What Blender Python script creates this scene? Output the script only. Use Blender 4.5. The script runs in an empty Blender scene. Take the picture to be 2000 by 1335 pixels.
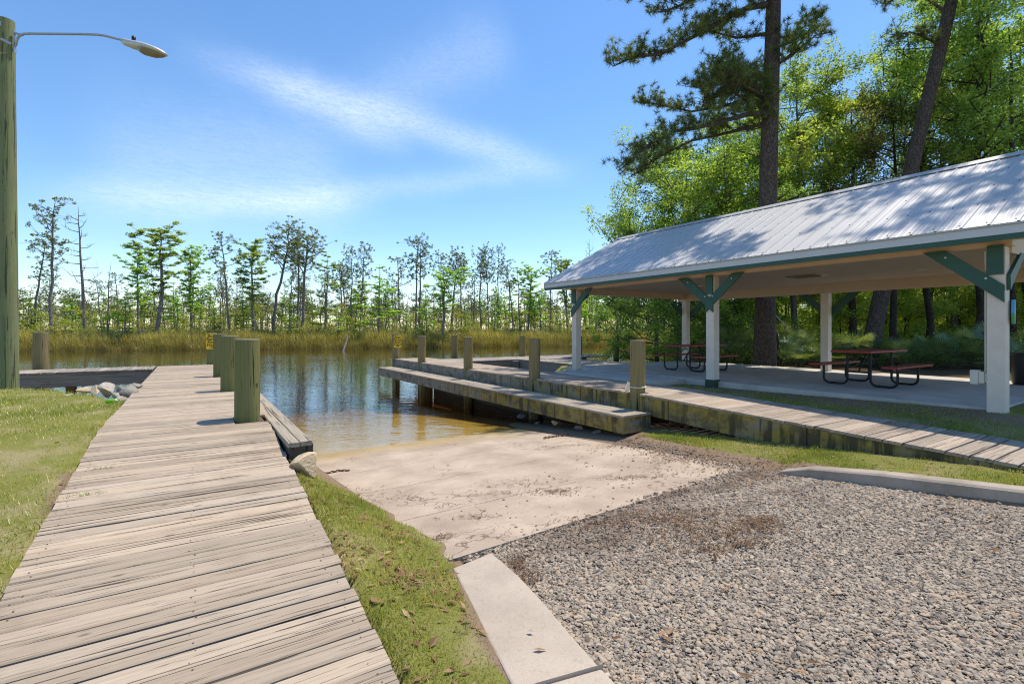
import bpy, math, random
import numpy as np
from mathutils import Vector, Matrix, Quaternion

# ---------------------------------------------------------------- camera, sky, sun, exposure
SC = bpy.context.scene
COL = SC.collection
FPX, YH, CH = 970.0, 644.0, 1.2            # focal length and horizon of the 2000x1335 photo, eye height over the deck
YAW = math.atan(625.0 / FPX)
FX, FY = math.sin(YAW), math.cos(YAW)
RX, RY = FY, -FX
SUN_EL, SUN_AZ = 68.0, 88.0                # degrees; azimuth clockwise from +Y
SUN_STRENGTH, SKY_STRENGTH, EXPOSURE = 3.7, 0.15, 0.60

cam = bpy.data.cameras.new('camera')
cam.sensor_width = 36.0
cam.lens = 36.0 * FPX / 2000.0
cam.shift_y = -(667.5 - YH) / 2000.0
cam.clip_start = 0.05
cam.clip_end = 3000
camo = bpy.data.objects.new('camera', cam)
COL.objects.link(camo)
camo.location = (0, 0, CH)
camo.rotation_euler = (math.pi / 2, 0, -YAW)
SC.camera = camo


def at(px, py, z=0.0):
    D = FPX * (CH - z) / (py - YH)
    u = (px - 1000) / FPX * D
    return Vector((FX * D + RX * u, FY * D + RY * u, z))


def atd(px, py, D):
    u = (px - 1000) / FPX * D
    return Vector((FX * D + RX * u, FY * D + RY * u, CH + (YH - py) / FPX * D))


def dirpx(px, py):
    k = (px - 1000) / FPX
    return Vector((FX + RX * k, FY + RY * k, (YH - py) / FPX)).normalized()


def project(P):
    P = np.asarray(P)
    D = P[..., 0] * FX + P[..., 1] * FY
    u = P[..., 0] * RX + P[..., 1] * RY
    Ds = np.where(D > .05, D, .05)
    return 1000 + FPX * u / Ds, YH + FPX * (CH - P[..., 2]) / Ds, D


world = bpy.data.worlds.new("World")
SC.world = world
world.use_nodes = True


def nd(nt, typ, **kw):
    n = nt.nodes.new(typ)
    for k, v in kw.items():
        if k == 'op':
            n.operation = v
        elif hasattr(n, k) and not k.startswith('i_'):
            setattr(n, k, v)
    return n


def mth(nt, op, a, b=None, c=None, clamp=False):
    n = nt.nodes.new('ShaderNodeMath')
    n.operation = op
    n.use_clamp = clamp
    for i, v in enumerate((a, b, c)):
        if v is None:
            continue
        if isinstance(v, (int, float)):
            n.inputs[i].default_value = v
        else:
            nt.links.new(v, n.inputs[i])
    return n.outputs[0]


def mixc(nt, fac, a, b, blend='MIX'):
    n = nt.nodes.new('ShaderNodeMix')
    n.data_type = 'RGBA'
    n.blend_type = blend
    n.clamp_factor = True
    for s, v in ((n.inputs[0], fac), (n.inputs[6], a), (n.inputs[7], b)):
        if isinstance(v, (int, float)):
            s.default_value = v
        elif isinstance(v, (tuple, list)):
            s.default_value = (v[0], v[1], v[2], 1)
        else:
            nt.links.new(v, s)
    return n.outputs[2]


def smooth(nt, v, lo, hi, a=0.0, b=1.0):
    n = nt.nodes.new('ShaderNodeMapRange')
    n.interpolation_type = 'SMOOTHSTEP'
    nt.links.new(v, n.inputs[0])
    n.inputs[1].default_value = lo
    n.inputs[2].default_value = hi
    n.inputs[3].default_value = a
    n.inputs[4].default_value = b
    return n.outputs[0]


def noise(nt, vec, scale, detail=4, rough=.55, dist=0.0):
    n = nt.nodes.new('ShaderNodeTexNoise')
    n.inputs['Scale'].default_value = scale
    n.inputs['Detail'].default_value = detail
    n.inputs['Roughness'].default_value = rough
    n.inputs['Distortion'].default_value = dist
    if vec is not None:
        nt.links.new(vec, n.inputs['Vector'])
    return n.outputs['Fac']


def mapping(nt, vec, scale=(1, 1, 1), rot=(0, 0, 0), loc=(0, 0, 0)):
    n = nt.nodes.new('ShaderNodeMapping')
    n.inputs['Scale'].default_value = scale
    n.inputs['Rotation'].default_value = rot
    n.inputs['Location'].default_value = loc
    nt.links.new(vec, n.inputs['Vector'])
    return n.outputs[0]


def vdot(nt, vec, d):
    n = nt.nodes.new('ShaderNodeVectorMath')
    n.operation = 'DOT_PRODUCT'
    nt.links.new(vec, n.inputs[0])
    n.inputs[1].default_value = tuple(d)
    return n.outputs['Value']


def build_world():
    nt = world.node_tree
    bg = nt.nodes['Background']
    sky = nt.nodes.new('ShaderNodeTexSky')
    sky.sky_type = 'NISHITA'
    sky.sun_disc = False
    sky.sun_elevation = math.radians(SUN_EL)
    sky.sun_rotation = math.radians(SUN_AZ)
    sky.altitude = 0
    sky.air_density = 1.0
    sky.dust_density = 0.15
    sky.ozone_density = 2.6
    hs = nt.nodes.new('ShaderNodeHueSaturation')
    hs.inputs['Saturation'].default_value = 1.17
    hs.inputs['Value'].default_value = .93
    nt.links.new(sky.outputs[0], hs.inputs['Color'])
    tc = nt.nodes.new('ShaderNodeTexCoord')
    v = tc.outputs['Generated']
    # cirrus: bands along great circles of the sky dome, frayed by noise
    total = None
    #       from px      to px        width  strength fade
    bands = [((330, 88), (1130, 345), .030, .26, .55),
             ((480, 150), (820, 300), .026, .12, .5),
             ((30, 380), (760, 402), .032, .22, .5),
             ((420, 404), (1160, 322), .026, .15, .6),
             ((640, 262), (1010, 60), .060, .13, .35),
             ((150, 320), (700, 330), .110, .15, .45)]
    nw = noise(nt, mapping(nt, v, (1, 1, 1)), 9, 5, .6, .4)
    fib = noise(nt, mapping(nt, v, (9, 40, 70), (.25, .45, .5)), 3.2, 8, .68, .9)
    puff = noise(nt, mapping(nt, v, (60, 60, 110)), 2.6, 3, .6)
    for (a, b, wd, st, fd) in bands:
        A, B = dirpx(*a), dirpx(*b)
        n = A.cross(B).normalized()
        M = (A + B).normalized()
        T = n.cross(M)
        half = math.acos(max(-1, min(1, A.dot(B)))) / 2
        d = vdot(nt, v, n)
        d = mth(nt, 'ADD', d, mth(nt, 'MULTIPLY', mth(nt, 'SUBTRACT', nw, .5), wd * 1.0))
        q = mth(nt, 'DIVIDE', d, wd)
        g = mth(nt, 'POWER', 2.718, mth(nt, 'MULTIPLY', mth(nt, 'MULTIPLY', q, q), -1.3))
        t = mth(nt, 'ABSOLUTE', mth(nt, 'ARCTAN2', vdot(nt, v, T), vdot(nt, v, M)))
        e = smooth(nt, t, half * (1 - fd), half * 1.08, 1, 0)
        m = mth(nt, 'MULTIPLY', mth(nt, 'MULTIPLY', g, e), st)
        total = m if total is None else mth(nt, 'ADD', total, m)
    fr = mth(nt, 'ADD', mth(nt, 'MULTIPLY', fib, 1.1), mth(nt, 'MULTIPLY', puff, .55))
    total = mth(nt, 'MULTIPLY', total, smooth(nt, fr, .45, 1.15, .55, 1.2))
    total = mth(nt, 'MINIMUM', total, .8)
    out = mixc(nt, total, hs.outputs[0], (5.6, 6.0, 6.9))
    nt.links.new(out, bg.inputs['Color'])
    bg.inputs['Strength'].default_value = SKY_STRENGTH


build_world()
sl = bpy.data.lights.new('sun', 'SUN')
sl.energy = SUN_STRENGTH
sl.angle = math.radians(.55)
sl.color = (1, .915, .785)
so = bpy.data.objects.new('sun', sl)
COL.objects.link(so)
_e, _a = math.radians(SUN_EL), math.radians(SUN_AZ)
SUNV = Vector((math.cos(_e) * math.sin(_a), math.cos(_e) * math.cos(_a), math.sin(_e)))
so.rotation_euler = SUNV.to_track_quat('Z', 'Y').to_euler()
so.location = SUNV * 60
SC.view_settings.view_transform = 'Standard'
SC.view_settings.look = 'None'
SC.view_settings.gamma = 1
SC.view_settings.exposure = EXPOSURE
SC.cycles.max_bounces = 10
SC.cycles.transparent_max_bounces = 16
SC.cycles.filter_width = 1.15
SC.cycles.use_denoising = True
SC.cycles.denoising_prefilter = 'NONE'
SC.cycles.denoising_input_passes = 'RGB_ALBEDO_NORMAL'

rng = np.random.default_rng(7)
random.seed(7)
U = random.uniform

# ---------------------------------------------------------------- object helpers


def tag(o, label=None, cat=None, group=None, kind=None):
    if label:
        o['label'] = label
    if cat:
        o['category'] = cat
    if group:
        o['group'] = group
    if kind:
        o['kind'] = kind
    return o


def empty(name, loc, label=None, cat=None, group=None, rz=0.0):
    o = bpy.data.objects.new(name, None)
    o.empty_display_size = .2
    COL.objects.link(o)
    o.location = loc
    o.rotation_euler = (0, 0, rz)
    return tag(o, label, cat, group)


def link(name, me, mat, parent=None, loc=None):
    o = bpy.data.objects.new(name, me)
    COL.objects.link(o)
    if mat is not None:
        for m in (mat if isinstance(mat, (list, tuple)) else [mat]):
            me.materials.append(m)
    if parent is not None:
        o.parent = parent
    if loc is not None:
        o.location = loc
    return o


def big(name, V, n, mat, parent=None, tone=None, smoothf=False, attrs=None):
    """V: (k*n,3) vertices of k separate n-gons."""
    V = np.ascontiguousarray(V, dtype=np.float32)
    nv = len(V)
    k = nv // n
    me = bpy.data.meshes.new(name)
    me.vertices.add(nv)
    me.vertices.foreach_set('co', V.ravel())
    me.loops.add(nv)
    me.loops.foreach_set('vertex_index', np.arange(nv, dtype=np.int32))
    me.polygons.add(k)
    me.polygons.foreach_set('loop_start', np.arange(0, nv, n, dtype=np.int32))
    if tone is not None:
        a = me.attributes.new('tone', 'FLOAT', 'POINT')
        a.data.foreach_set('value', np.repeat(tone, n).astype(np.float32))
    me.update(calc_edges=True)
    return link(name, me, mat, parent)


def indexed(name, V, Fc, mat, parent=None, attrs=None, smoothf=True):
    V = np.ascontiguousarray(V, dtype=np.float32)
    Fc = np.ascontiguousarray(Fc, dtype=np.int32)
    k, n = Fc.shape
    me = bpy.data.meshes.new(name)
    me.vertices.add(len(V))
    me.vertices.foreach_set('co', V.ravel())
    me.loops.add(k * n)
    me.loops.foreach_set('vertex_index', Fc.ravel())
    me.polygons.add(k)
    me.polygons.foreach_set('loop_start', np.arange(0, k * n, n, dtype=np.int32))
    me.polygons.foreach_set('use_smooth', np.full(k, smoothf))
    for nm, val in (attrs or {}).items():
        a = me.attributes.new(nm, 'FLOAT', 'POINT')
        a.data.foreach_set('value', np.asarray(val, dtype=np.float32))
    me.update(calc_edges=True)
    return link(name, me, mat, parent)


class MB:
    def __init__(s):
        s.v, s.f, s.sm = [], [], []

    def add(s, vs, fs, smoothf=False):
        b = len(s.v)
        s.v += [tuple(v) for v in vs]
        s.f += [tuple(b + i for i in f) for f in fs]
        s.sm += [smoothf] * len(fs)

    def hexa(s, p):                        # 8 corners: bottom 4 ccw, top 4 ccw
        s.add(p, [(3, 2, 1, 0), (4, 5, 6, 7), (0, 1, 5, 4), (1, 2, 6, 5), (2, 3, 7, 6), (3, 0, 4, 7)])

    def box(s, x0, x1, y0, y1, z0, z1, M=None):
        p = [(x0, y0, z0), (x1, y0, z0), (x1, y1, z0), (x0, y1, z0), (x0, y0, z1), (x1, y0, z1), (x1, y1, z1), (x0, y1, z1)]
        if M is not None:
            p = [M @ Vector(q) for q in p]
        s.hexa(p)

    def bar(s, a, b, w, h, up=(0, 0, 1)):   # rectangular bar from a to b; w sideways, h along up
        a, b = Vector(a), Vector(b)
        t = (b - a).normalized()
        side = t.cross(Vector(up)).normalized()
        u = side.cross(t)
        S, H = side * w / 2, u * h / 2
        s.hexa([a - S - H, b - S - H, b + S - H, a + S - H, a - S + H, b - S + H, b + S + H, a + S + H])

    def prism(s, poly, a, b):               # poly: list of Vector offsets at a swept to b
        n = len(poly)
        vs = [Vector(a) + Vector(p) for p in poly] + [Vector(b) + Vector(p) for p in poly]
        fs = [tuple(range(n - 1, -1, -1)), tuple(range(n, 2 * n))]
        fs += [(i, (i + 1) % n, n + (i + 1) % n, n + i) for i in range(n)]
        s.add(vs, fs)

    def tube(s, pts, rad, seg=8, caps=True, jitter=0.0):
        pts = [Vector(p) for p in pts]
        n = len(pts)
        if isinstance(rad, (int, float)):
            rad = [rad] * n
        vs, fs = [], []
        ref = Vector((0.31, 0.17, 1)) if abs((pts[-1] - pts[0]).normalized().z) < .9 else Vector((1, .13, 0))
        for i, p in enumerate(pts):
            t = (pts[min(i + 1, n - 1)] - pts[max(i - 1, 0)]).normalized()
            a = t.cross(ref).normalized()
            b = t.cross(a)
            for k in range(seg):
                th = 2 * math.pi * k / seg
                r = rad[i] * (1 + (U(-jitter, jitter) if jitter else 0))
                vs.append(p + a * math.cos(th) * r + b * math.sin(th) * r)
        for i in range(n - 1):
            for k in range(seg):
                k2 = (k + 1) % seg
                fs.append((i * seg + k, i * seg + k2, (i + 1) * seg + k2, (i + 1) * seg + k))
        s.add(vs, fs, True)
        if caps:
            s.add(vs[:seg], [tuple(range(seg))])
            s.add(vs[-seg:], [tuple(range(seg - 1, -1, -1))])

    def each(s, name, mat, parent=None, put=None):
        """One object for each connected piece."""
        par = list(range(len(s.v)))

        def find(i):
            while par[i] != i:
                par[i] = par[par[i]]
                i = par[i]
            return i
        for f in s.f:
            for k in f[1:]:
                par[find(k)] = find(f[0])
        comps = {}
        for f, sm in zip(s.f, s.sm):
            comps.setdefault(find(f[0]), []).append((f, sm))
        out = []
        for fs in comps.values():
            m = MB()
            ids = sorted({i for f, _ in fs for i in f})
            mp = {i: k for k, i in enumerate(ids)}
            m.v = [s.v[i] for i in ids]
            m.f = [tuple(mp[i] for i in f) for f, _ in fs]
            m.sm = [sm for _, sm in fs]
            o = m.build(name, mat, parent)
            if put:
                put(o)
            out.append(o)
        return out

    def build(s, name, mat, parent=None, loc=None):
        me = bpy.data.meshes.new(name)
        me.from_pydata([tuple(v) for v in s.v], [], s.f)
        me.polygons.foreach_set('use_smooth', s.sm)
        me.update()
        o = link(name, me, mat, parent, loc)
        return o


def bevel(o, w=.006, seg=2):
    m = o.modifiers.new('bevel', 'BEVEL')
    m.width = w
    m.segments = seg
    m.limit_method = 'ANGLE'
    m.angle_limit = math.radians(50)
    return o


def copy_tree(src, loc, rz=None, scale=None, rot=None, label=None):
    r = src.copy()
    COL.objects.link(r)
    r.location = loc
    if rz is not None:
        r.rotation_euler = (0, 0, rz)
    if rot is not None:
        r.rotation_mode = 'QUATERNION'
        r.rotation_quaternion = rot
    if scale is not None:
        r.scale = (scale, scale, scale) if isinstance(scale, (int, float)) else scale
    if label:
        r['label'] = label
    for ch in src.children:
        c = ch.copy()
        COL.objects.link(c)
        c.parent = r
        for g in ch.children:
            d = g.copy()
            COL.objects.link(d)
            d.parent = c
    return r

# ---------------------------------------------------------------- materials


def newmat(name):
    m = bpy.data.materials.new(name)
    m.use_nodes = True
    nt = m.node_tree
    return m, nt, nt.nodes['Principled BSDF']


def objco(nt):
    return nt.nodes.new('ShaderNodeTexCoord').outputs['Object']


def geopos(nt):
    return nt.nodes.new('ShaderNodeNewGeometry').outputs['Position']


def sep(nt, v):
    n = nt.nodes.new('ShaderNodeSeparateXYZ')
    nt.links.new(v, n.inputs[0])
    return n.outputs


def bump(nt, b, h, strength=.4, dist=.01):
    n = nt.nodes.new('ShaderNodeBump')
    n.inputs['Strength'].default_value = strength
    n.inputs['Distance'].default_value = dist
    nt.links.new(h, n.inputs['Height'])
    nt.links.new(n.outputs[0], b.inputs['Normal'])


def flat(name, col, rough=.6, metal=0.0, var=.12, scale=6.0, bumpd=0.0, spec=.4):
    m, nt, b = newmat(name)
    v = objco(nt)
    n = noise(nt, v, scale, 6, .6)
    c = mixc(nt, n, tuple(x * (1 - var * 1.6) for x in col), tuple(min(1, x * (1 + var)) for x in col))
    nt.links.new(c, b.inputs['Base Color'])
    b.inputs['Roughness'].default_value = rough
    b.inputs['Metallic'].default_value = metal
    b.inputs['Specular IOR Level'].default_value = spec
    if bumpd:
        bump(nt, b, noise(nt, v, scale * 8, 5, .6), .5, bumpd)
    return m


def wood(name, axis, light, mid, dark, crack=.6, fine=1.0, stain=None, wide=1.0):
    m, nt, b = newmat(name)
    co = objco(nt)
    geo = nt.nodes.new('ShaderNodeNewGeometry')
    rnd = geo.outputs['Random Per Island']
    cmb = nt.nodes.new('ShaderNodeCombineXYZ')
    for i, k in enumerate((37.0, 53.0, 71.0)):
        nt.links.new(mth(nt, 'MULTIPLY', rnd, k), cmb.inputs[i])
    add = nt.nodes.new('ShaderNodeVectorMath')
    nt.links.new(co, add.inputs[0])
    nt.links.new(cmb.outputs[0], add.inputs[1])
    v = add.outputs[0]

    def sc(al, ac):
        ac *= wide
        s = [ac, ac, ac]
        s['XYZ'.index(axis)] = al
        return tuple(s)
    g1 = noise(nt, mapping(nt, v, sc(.45, 20)), 1.0, 6, .6, .5)
    g2 = noise(nt, mapping(nt, v, sc(1.2, 95)), 1.0, 5, .7, .3)
    cr = noise(nt, mapping(nt, v, sc(.75, 42)), 1.0, 4, .55, .6)
    cr2 = noise(nt, mapping(nt, v, sc(2.6, 95)), 1.0, 3, .6, .3)
    blot = noise(nt, co, 1.7, 5, .6)
    vor = nt.nodes.new('ShaderNodeTexVoronoi')
    vor.inputs['Scale'].default_value = 1.0
    nt.links.new(mapping(nt, v, sc(2.2, 6.5)), vor.inputs['Vector'])
    knot = smooth(nt, vor.outputs['Distance'], .03, .11, 1, 0)
    c = mixc(nt, g1, mid, light)
    c = mixc(nt, mth(nt, 'MULTIPLY', smooth(nt, g2, .42, .68), .5), c, tuple(x * .62 for x in mid))
    hue = mth(nt, 'FRACT', mth(nt, 'MULTIPLY', rnd, 7.31))
    c = mixc(nt, mth(nt, 'MULTIPLY', hue, .32), c, (light[0] * .98, light[1] * .88, light[2] * .74))
    tone = smooth(nt, rnd, 0, 1, .80, 1.12)
    c2 = nt.nodes.new('ShaderNodeVectorMath')
    c2.operation = 'SCALE'
    nt.links.new(c, c2.inputs[0])
    nt.links.new(tone, c2.inputs['Scale'])
    c = c2.outputs[0]
    c = mixc(nt, mth(nt, 'MULTIPLY', smooth(nt, blot, .5, .75), .35), c, dark)
    if stain:
        c = mixc(nt, mth(nt, 'MULTIPLY', smooth(nt, noise(nt, co, .9, 6, .65), .46, .7), .7), c, stain)
    k1 = smooth(nt, cr, .60, .63, 0, 1)
    k2 = smooth(nt, cr2, .62, .70, 0, .8)
    k = mth(nt, 'MULTIPLY', mth(nt, 'MAXIMUM', mth(nt, 'MAXIMUM', k1, k2), mth(nt, 'MULTIPLY', knot, .75)), crack)
    c = mixc(nt, k, c, tuple(x * .28 for x in dark))
    nt.links.new(c, b.inputs['Base Color'])
    b.inputs['Roughness'].default_value = .85
    b.inputs['Specular IOR Level'].default_value = .25
    h = mth(nt, 'SUBTRACT', mth(nt, 'ADD', mth(nt, 'MULTIPLY', g1, .4), mth(nt, 'MULTIPLY', g2, .4)), mth(nt, 'MULTIPLY', k, .9))
    bump(nt, b, h, .7, .006 * fine)
    return m


def leafmat(name, dark, mid, bright, trans=.42, gloss=.05):
    m = bpy.data.materials.new(name)
    m.use_nodes = True
    nt = m.node_tree
    nt.nodes.remove(nt.nodes['Principled BSDF'])
    out = nt.nodes['Material Output']
    at_ = nt.nodes.new('ShaderNodeAttribute')
    at_.attribute_name = 'tone'
    rp = nt.nodes.new('ShaderNodeValToRGB')
    rp.color_ramp.elements[0].color = (*dark, 1)
    rp.color_ramp.elements[1].color = (*bright, 1)
    e = rp.color_ramp.elements.new(.5)
    e.color = (*mid, 1)
    nt.links.new(at_.outputs['Fac'], rp.inputs[0])
    d = nt.nodes.new('ShaderNodeBsdfDiffuse')
    t = nt.nodes.new('ShaderNodeBsdfTranslucent')
    g = nt.nodes.new('ShaderNodeBsdfGlossy')
    g.inputs['Roughness'].default_value = .38
    g.inputs['Color'].default_value = (.8, .85, .8, 1)
    nt.links.new(rp.outputs[0], d.inputs[0])
    tcol = mixc(nt, 1.0, rp.outputs[0], (1.4, 1.32, .62), 'MULTIPLY')
    nt.links.new(tcol, t.inputs[0])
    m1 = nt.nodes.new('ShaderNodeMixShader')
    m1.inputs[0].default_value = trans
    nt.links.new(d.outputs[0], m1.inputs[1])
    nt.links.new(t.outputs[0], m1.inputs[2])
    m2 = nt.nodes.new('ShaderNodeMixShader')
    m2.inputs[0].default_value = gloss
    nt.links.new(m1.outputs[0], m2.inputs[1])
    nt.links.new(g.outputs[0], m2.inputs[2])
    nt.links.new(m2.outputs[0], out.inputs['Surface'])
    return m


M = {}
M['plank'] = wood('plank_grey_tan', 'X', (.47, .385, .295), (.35, .28, .205), (.19, .145, .105), .95)
M['plank_right'] = wood('plank_grey', 'X', (.43, .355, .28), (.33, .265, .205), (.19, .15, .115), .8)
M['plank_cross'] = wood('plank_cross', 'Y', (.38, .33, .28), (.30, .255, .215), (.18, .15, .13), .8)
M['cap'] = wood('cap_board', 'Y', (.40, .345, .27), (.29, .245, .185), (.16, .135, .10), .95)
M['beam'] = wood('beam_grey', 'X', (.34, .29, .225), (.24, .205, .16), (.11, .095, .075), .6)
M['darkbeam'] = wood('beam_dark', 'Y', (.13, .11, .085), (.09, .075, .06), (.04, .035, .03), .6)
M['pile_green'] = wood('piling_green', 'Z', (.235, .225, .09), (.125, .135, .05), (.06, .062, .028), .95, 1.0, (.13, .15, .045), .5)
M['pile_tan'] = wood('piling_tan', 'Z', (.30, .24, .115), (.19, .15, .07), (.085, .068, .035), 1.0, 1.0, (.17, .16, .055), .5)
M['pole'] = wood('pole_green', 'Z', (.25, .27, .13), (.14, .17, .08), (.075, .09, .05), .75, 1.0, (.20, .19, .10), .55)
M['pile_top'] = wood('piling_top', 'X', (.25, .22, .18), (.17, .15, .12), (.08, .07, .06), .8)


def fascia_mat(name, yel_y0, yel_y1, hx=0.0):
    """Weathered board: grey timber, algae-yellow towards its landward end, dark runs coming down from the deck."""
    m, nt, b = newmat(name)
    co = geopos(nt)
    x, y, z = sep(nt, co)
    base = mixc(nt, noise(nt, mapping(nt, co, (1, .8, 9)), 2.0, 6, .6), (.15, .135, .105), (.31, .28, .225))
    yel = mixc(nt, noise(nt, co, 5.0, 6, .65), (.14, .105, .028), (.38, .29, .065))
    f = mth(nt, 'MULTIPLY', smooth(nt, y, yel_y1, yel_y0), smooth(nt, noise(nt, mapping(nt, co, (1, 1.2, 2)), 1.6, 5, .6), .3, .55))
    c = mixc(nt, f, base, yel)
    drip = noise(nt, mapping(nt, co, (1, 7.5, .8)), 1.0, 4, .55, .3)
    drip2 = noise(nt, mapping(nt, co, (1, 2.2, 1.5)), 1.0, 5, .6, .2)
    k = mth(nt, 'MULTIPLY', smooth(nt, drip, .47, .565), smooth(nt, drip2, .40, .54))
    k = mth(nt, 'MULTIPLY', k, smooth(nt, y, 14.0, 9.0, .25, .85))
    c = mixc(nt, k, c, (.045, .038, .024))
    c = mixc(nt, mth(nt, 'MULTIPLY', smooth(nt, noise(nt, mapping(nt, co, (1, 1.1, 2.2)), 2.1, 7, .7), .48, .62), .7), c, (.085, .070, .042))
    c = mixc(nt, mth(nt, 'MULTIPLY', smooth(nt, noise(nt, co, 11, 6, .7), .56, .7), .5), c, (.05, .045, .03))
    fr = mth(nt, 'FRACT', mth(nt, 'MULTIPLY', y, 1 / 2.44))
    j = smooth(nt, mth(nt, 'ABSOLUTE', mth(nt, 'SUBTRACT', fr, .5)), .0035, .006, 1, 0)
    c = mixc(nt, mth(nt, 'MULTIPLY', j, .85), c, (.02, .018, .015))
    nt.links.new(c, b.inputs['Base Color'])
    b.inputs['Roughness'].default_value = .8
    b.inputs['Specular IOR Level'].default_value = .2
    bump(nt, b, noise(nt, mapping(nt, co, (1, 1.5, 40)), 1.0, 4), .5, .006)
    return m


M['fascia'] = fascia_mat('fascia_board', 8.5, 12.5)
M['step_face'] = fascia_mat('step_face', 10.5, 15.5)


def concrete(name, light, dark, joints=(), wet=None, broom=True, algae=0.0):
    m, nt, b = newmat(name)
    co = geopos(nt)
    x, y, z = sep(nt, co)
    n1 = noise(nt, co, 1.3, 7, .62)
    n2 = noise(nt, co, 28, 6, .7)
    n3 = noise(nt, co, 150, 3, .6)
    c = mixc(nt, smooth(nt, n1, .3, .7), dark, light)
    c = mixc(nt, mth(nt, 'MULTIPLY', smooth(nt, noise(nt, co, .7, 7, .68), .5, .66), .35), c, tuple(v * .72 for v in dark))
    c = mixc(nt, mth(nt, 'MULTIPLY', smooth(nt, n2, .52, .72), .4), c, tuple(v * .62 for v in dark))
    c = mixc(nt, mth(nt, 'MULTIPLY', smooth(nt, n3, .55, .72), .30), c, tuple(min(1, v * 1.35) for v in light))
    c = mixc(nt, mth(nt, 'MULTIPLY', smooth(nt, n3, .45, .28), .45), c, tuple(v * .5 for v in dark))
    h = mth(nt, 'ADD', mth(nt, 'MULTIPLY', n2, .6), mth(nt, 'MULTIPLY', n3, .8))
    wob = mth(nt, 'MULTIPLY', mth(nt, 'SUBTRACT', noise(nt, co, 2.2, 5, .6), .5), .16)
    for (jy, sl, wd, st) in joints:
        d = mth(nt, 'ABSOLUTE', mth(nt, 'ADD', mth(nt, 'SUBTRACT', y, jy), mth(nt, 'ADD', wob, mth(nt, 'MULTIPLY', x, -sl))))
        brk = smooth(nt, noise(nt, co, 1.1, 3), .36, .52, .15, 1)
        k = mth(nt, 'MULTIPLY', mth(nt, 'MULTIPLY', smooth(nt, d, wd * .4, wd, 1, 0), st), brk)
        c = mixc(nt, k, c, (.06, .045, .03))
        h = mth(nt, 'SUBTRACT', h, k)
    if broom:
        gv = vdot(nt, co, (math.sin(.62) * 30, math.cos(.62) * 30, 0))
        gw = mth(nt, 'ADD', gv, mth(nt, 'MULTIPLY', noise(nt, co, 6, 3), 1.5))
        br = mth(nt, 'MULTIPLY', smooth(nt, mth(nt, 'ABSOLUTE', mth(nt, 'SUBTRACT', mth(nt, 'FRACT', gw), .5)), .1, .32, 1, 0), smooth(nt, noise(nt, co, .8, 4), .42, .6, .1, 1))
        h = mth(nt, 'SUBTRACT', h, mth(nt, 'MULTIPLY', br, .8))
        c = mixc(nt, mth(nt, 'MULTIPLY', br, .16), c, tuple(v * .55 for v in dark))
        vc = nt.nodes.new('ShaderNodeTexVoronoi')
        vc.feature = 'DISTANCE_TO_EDGE'
        vc.inputs['Scale'].default_value = .55
        dv = nt.nodes.new('ShaderNodeVectorMath')
        nt.links.new(co, dv.inputs[0])
        nz = nt.nodes.new('ShaderNodeTexNoise')
        nz.inputs['Scale'].default_value = 2.5
        nz.inputs['Detail'].default_value = 5
        nt.links.new(co, nz.inputs['Vector'])
        nt.links.new(nz.outputs['Color'], dv.inputs[1])
        nt.links.new(dv.outputs[0], vc.inputs['Vector'])
        ck = mth(nt, 'MULTIPLY', smooth(nt, vc.outputs['Distance'], .002, .007, 1, 0), smooth(nt, noise(nt, co, .6, 3), .5, .6))
        c = mixc(nt, mth(nt, 'MULTIPLY', ck, .7), c, (.07, .05, .035))
        h = mth(nt, 'SUBTRACT', h, ck)
    if wet:
        wn = mth(nt, 'ADD', z, mth(nt, 'MULTIPLY', mth(nt, 'SUBTRACT', noise(nt, co, 1.4, 5), .5), .12))
        f = smooth(nt, wn, wet[0], wet[1], 1, 0)
        c = mixc(nt, f, c, wet[2])
    if algae:
        f = mth(nt, 'MULTIPLY', smooth(nt, noise(nt, co, 2.0, 6), .5, .7), algae)
        c = mixc(nt, f, c, (.10, .11, .05))
    nt.links.new(c, b.inputs['Base Color'])
    b.inputs['Roughness'].default_value = .88
    b.inputs['Specular IOR Level'].default_value = .25
    bump(nt, b, h, .6, .004)
    return m


M['ramp'] = concrete('ramp_concrete', (.49, .39, .295), (.35, .27, .20),
                     joints=((4.75, .02, .012, .7), (6.05, .05, .010, .7), (7.35, .06, .010, .6), (5.35, -.10, .006, .5), (8.6, .02, .012, .6)),
                     wet=(-1.13, -.98, (.30, .205, .035)))
M['kerb'] = concrete('kerb_concrete', (.45, .375, .30), (.36, .295, .23), broom=False)
M['kerb_grey'] = concrete('kerb_grey', (.40, .335, .27), (.28, .23, .18), broom=False, algae=.25)
M['slab'] = concrete('slab_concrete', (.54, .50, .44), (.42, .39, .34), broom=False, algae=.2)


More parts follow.
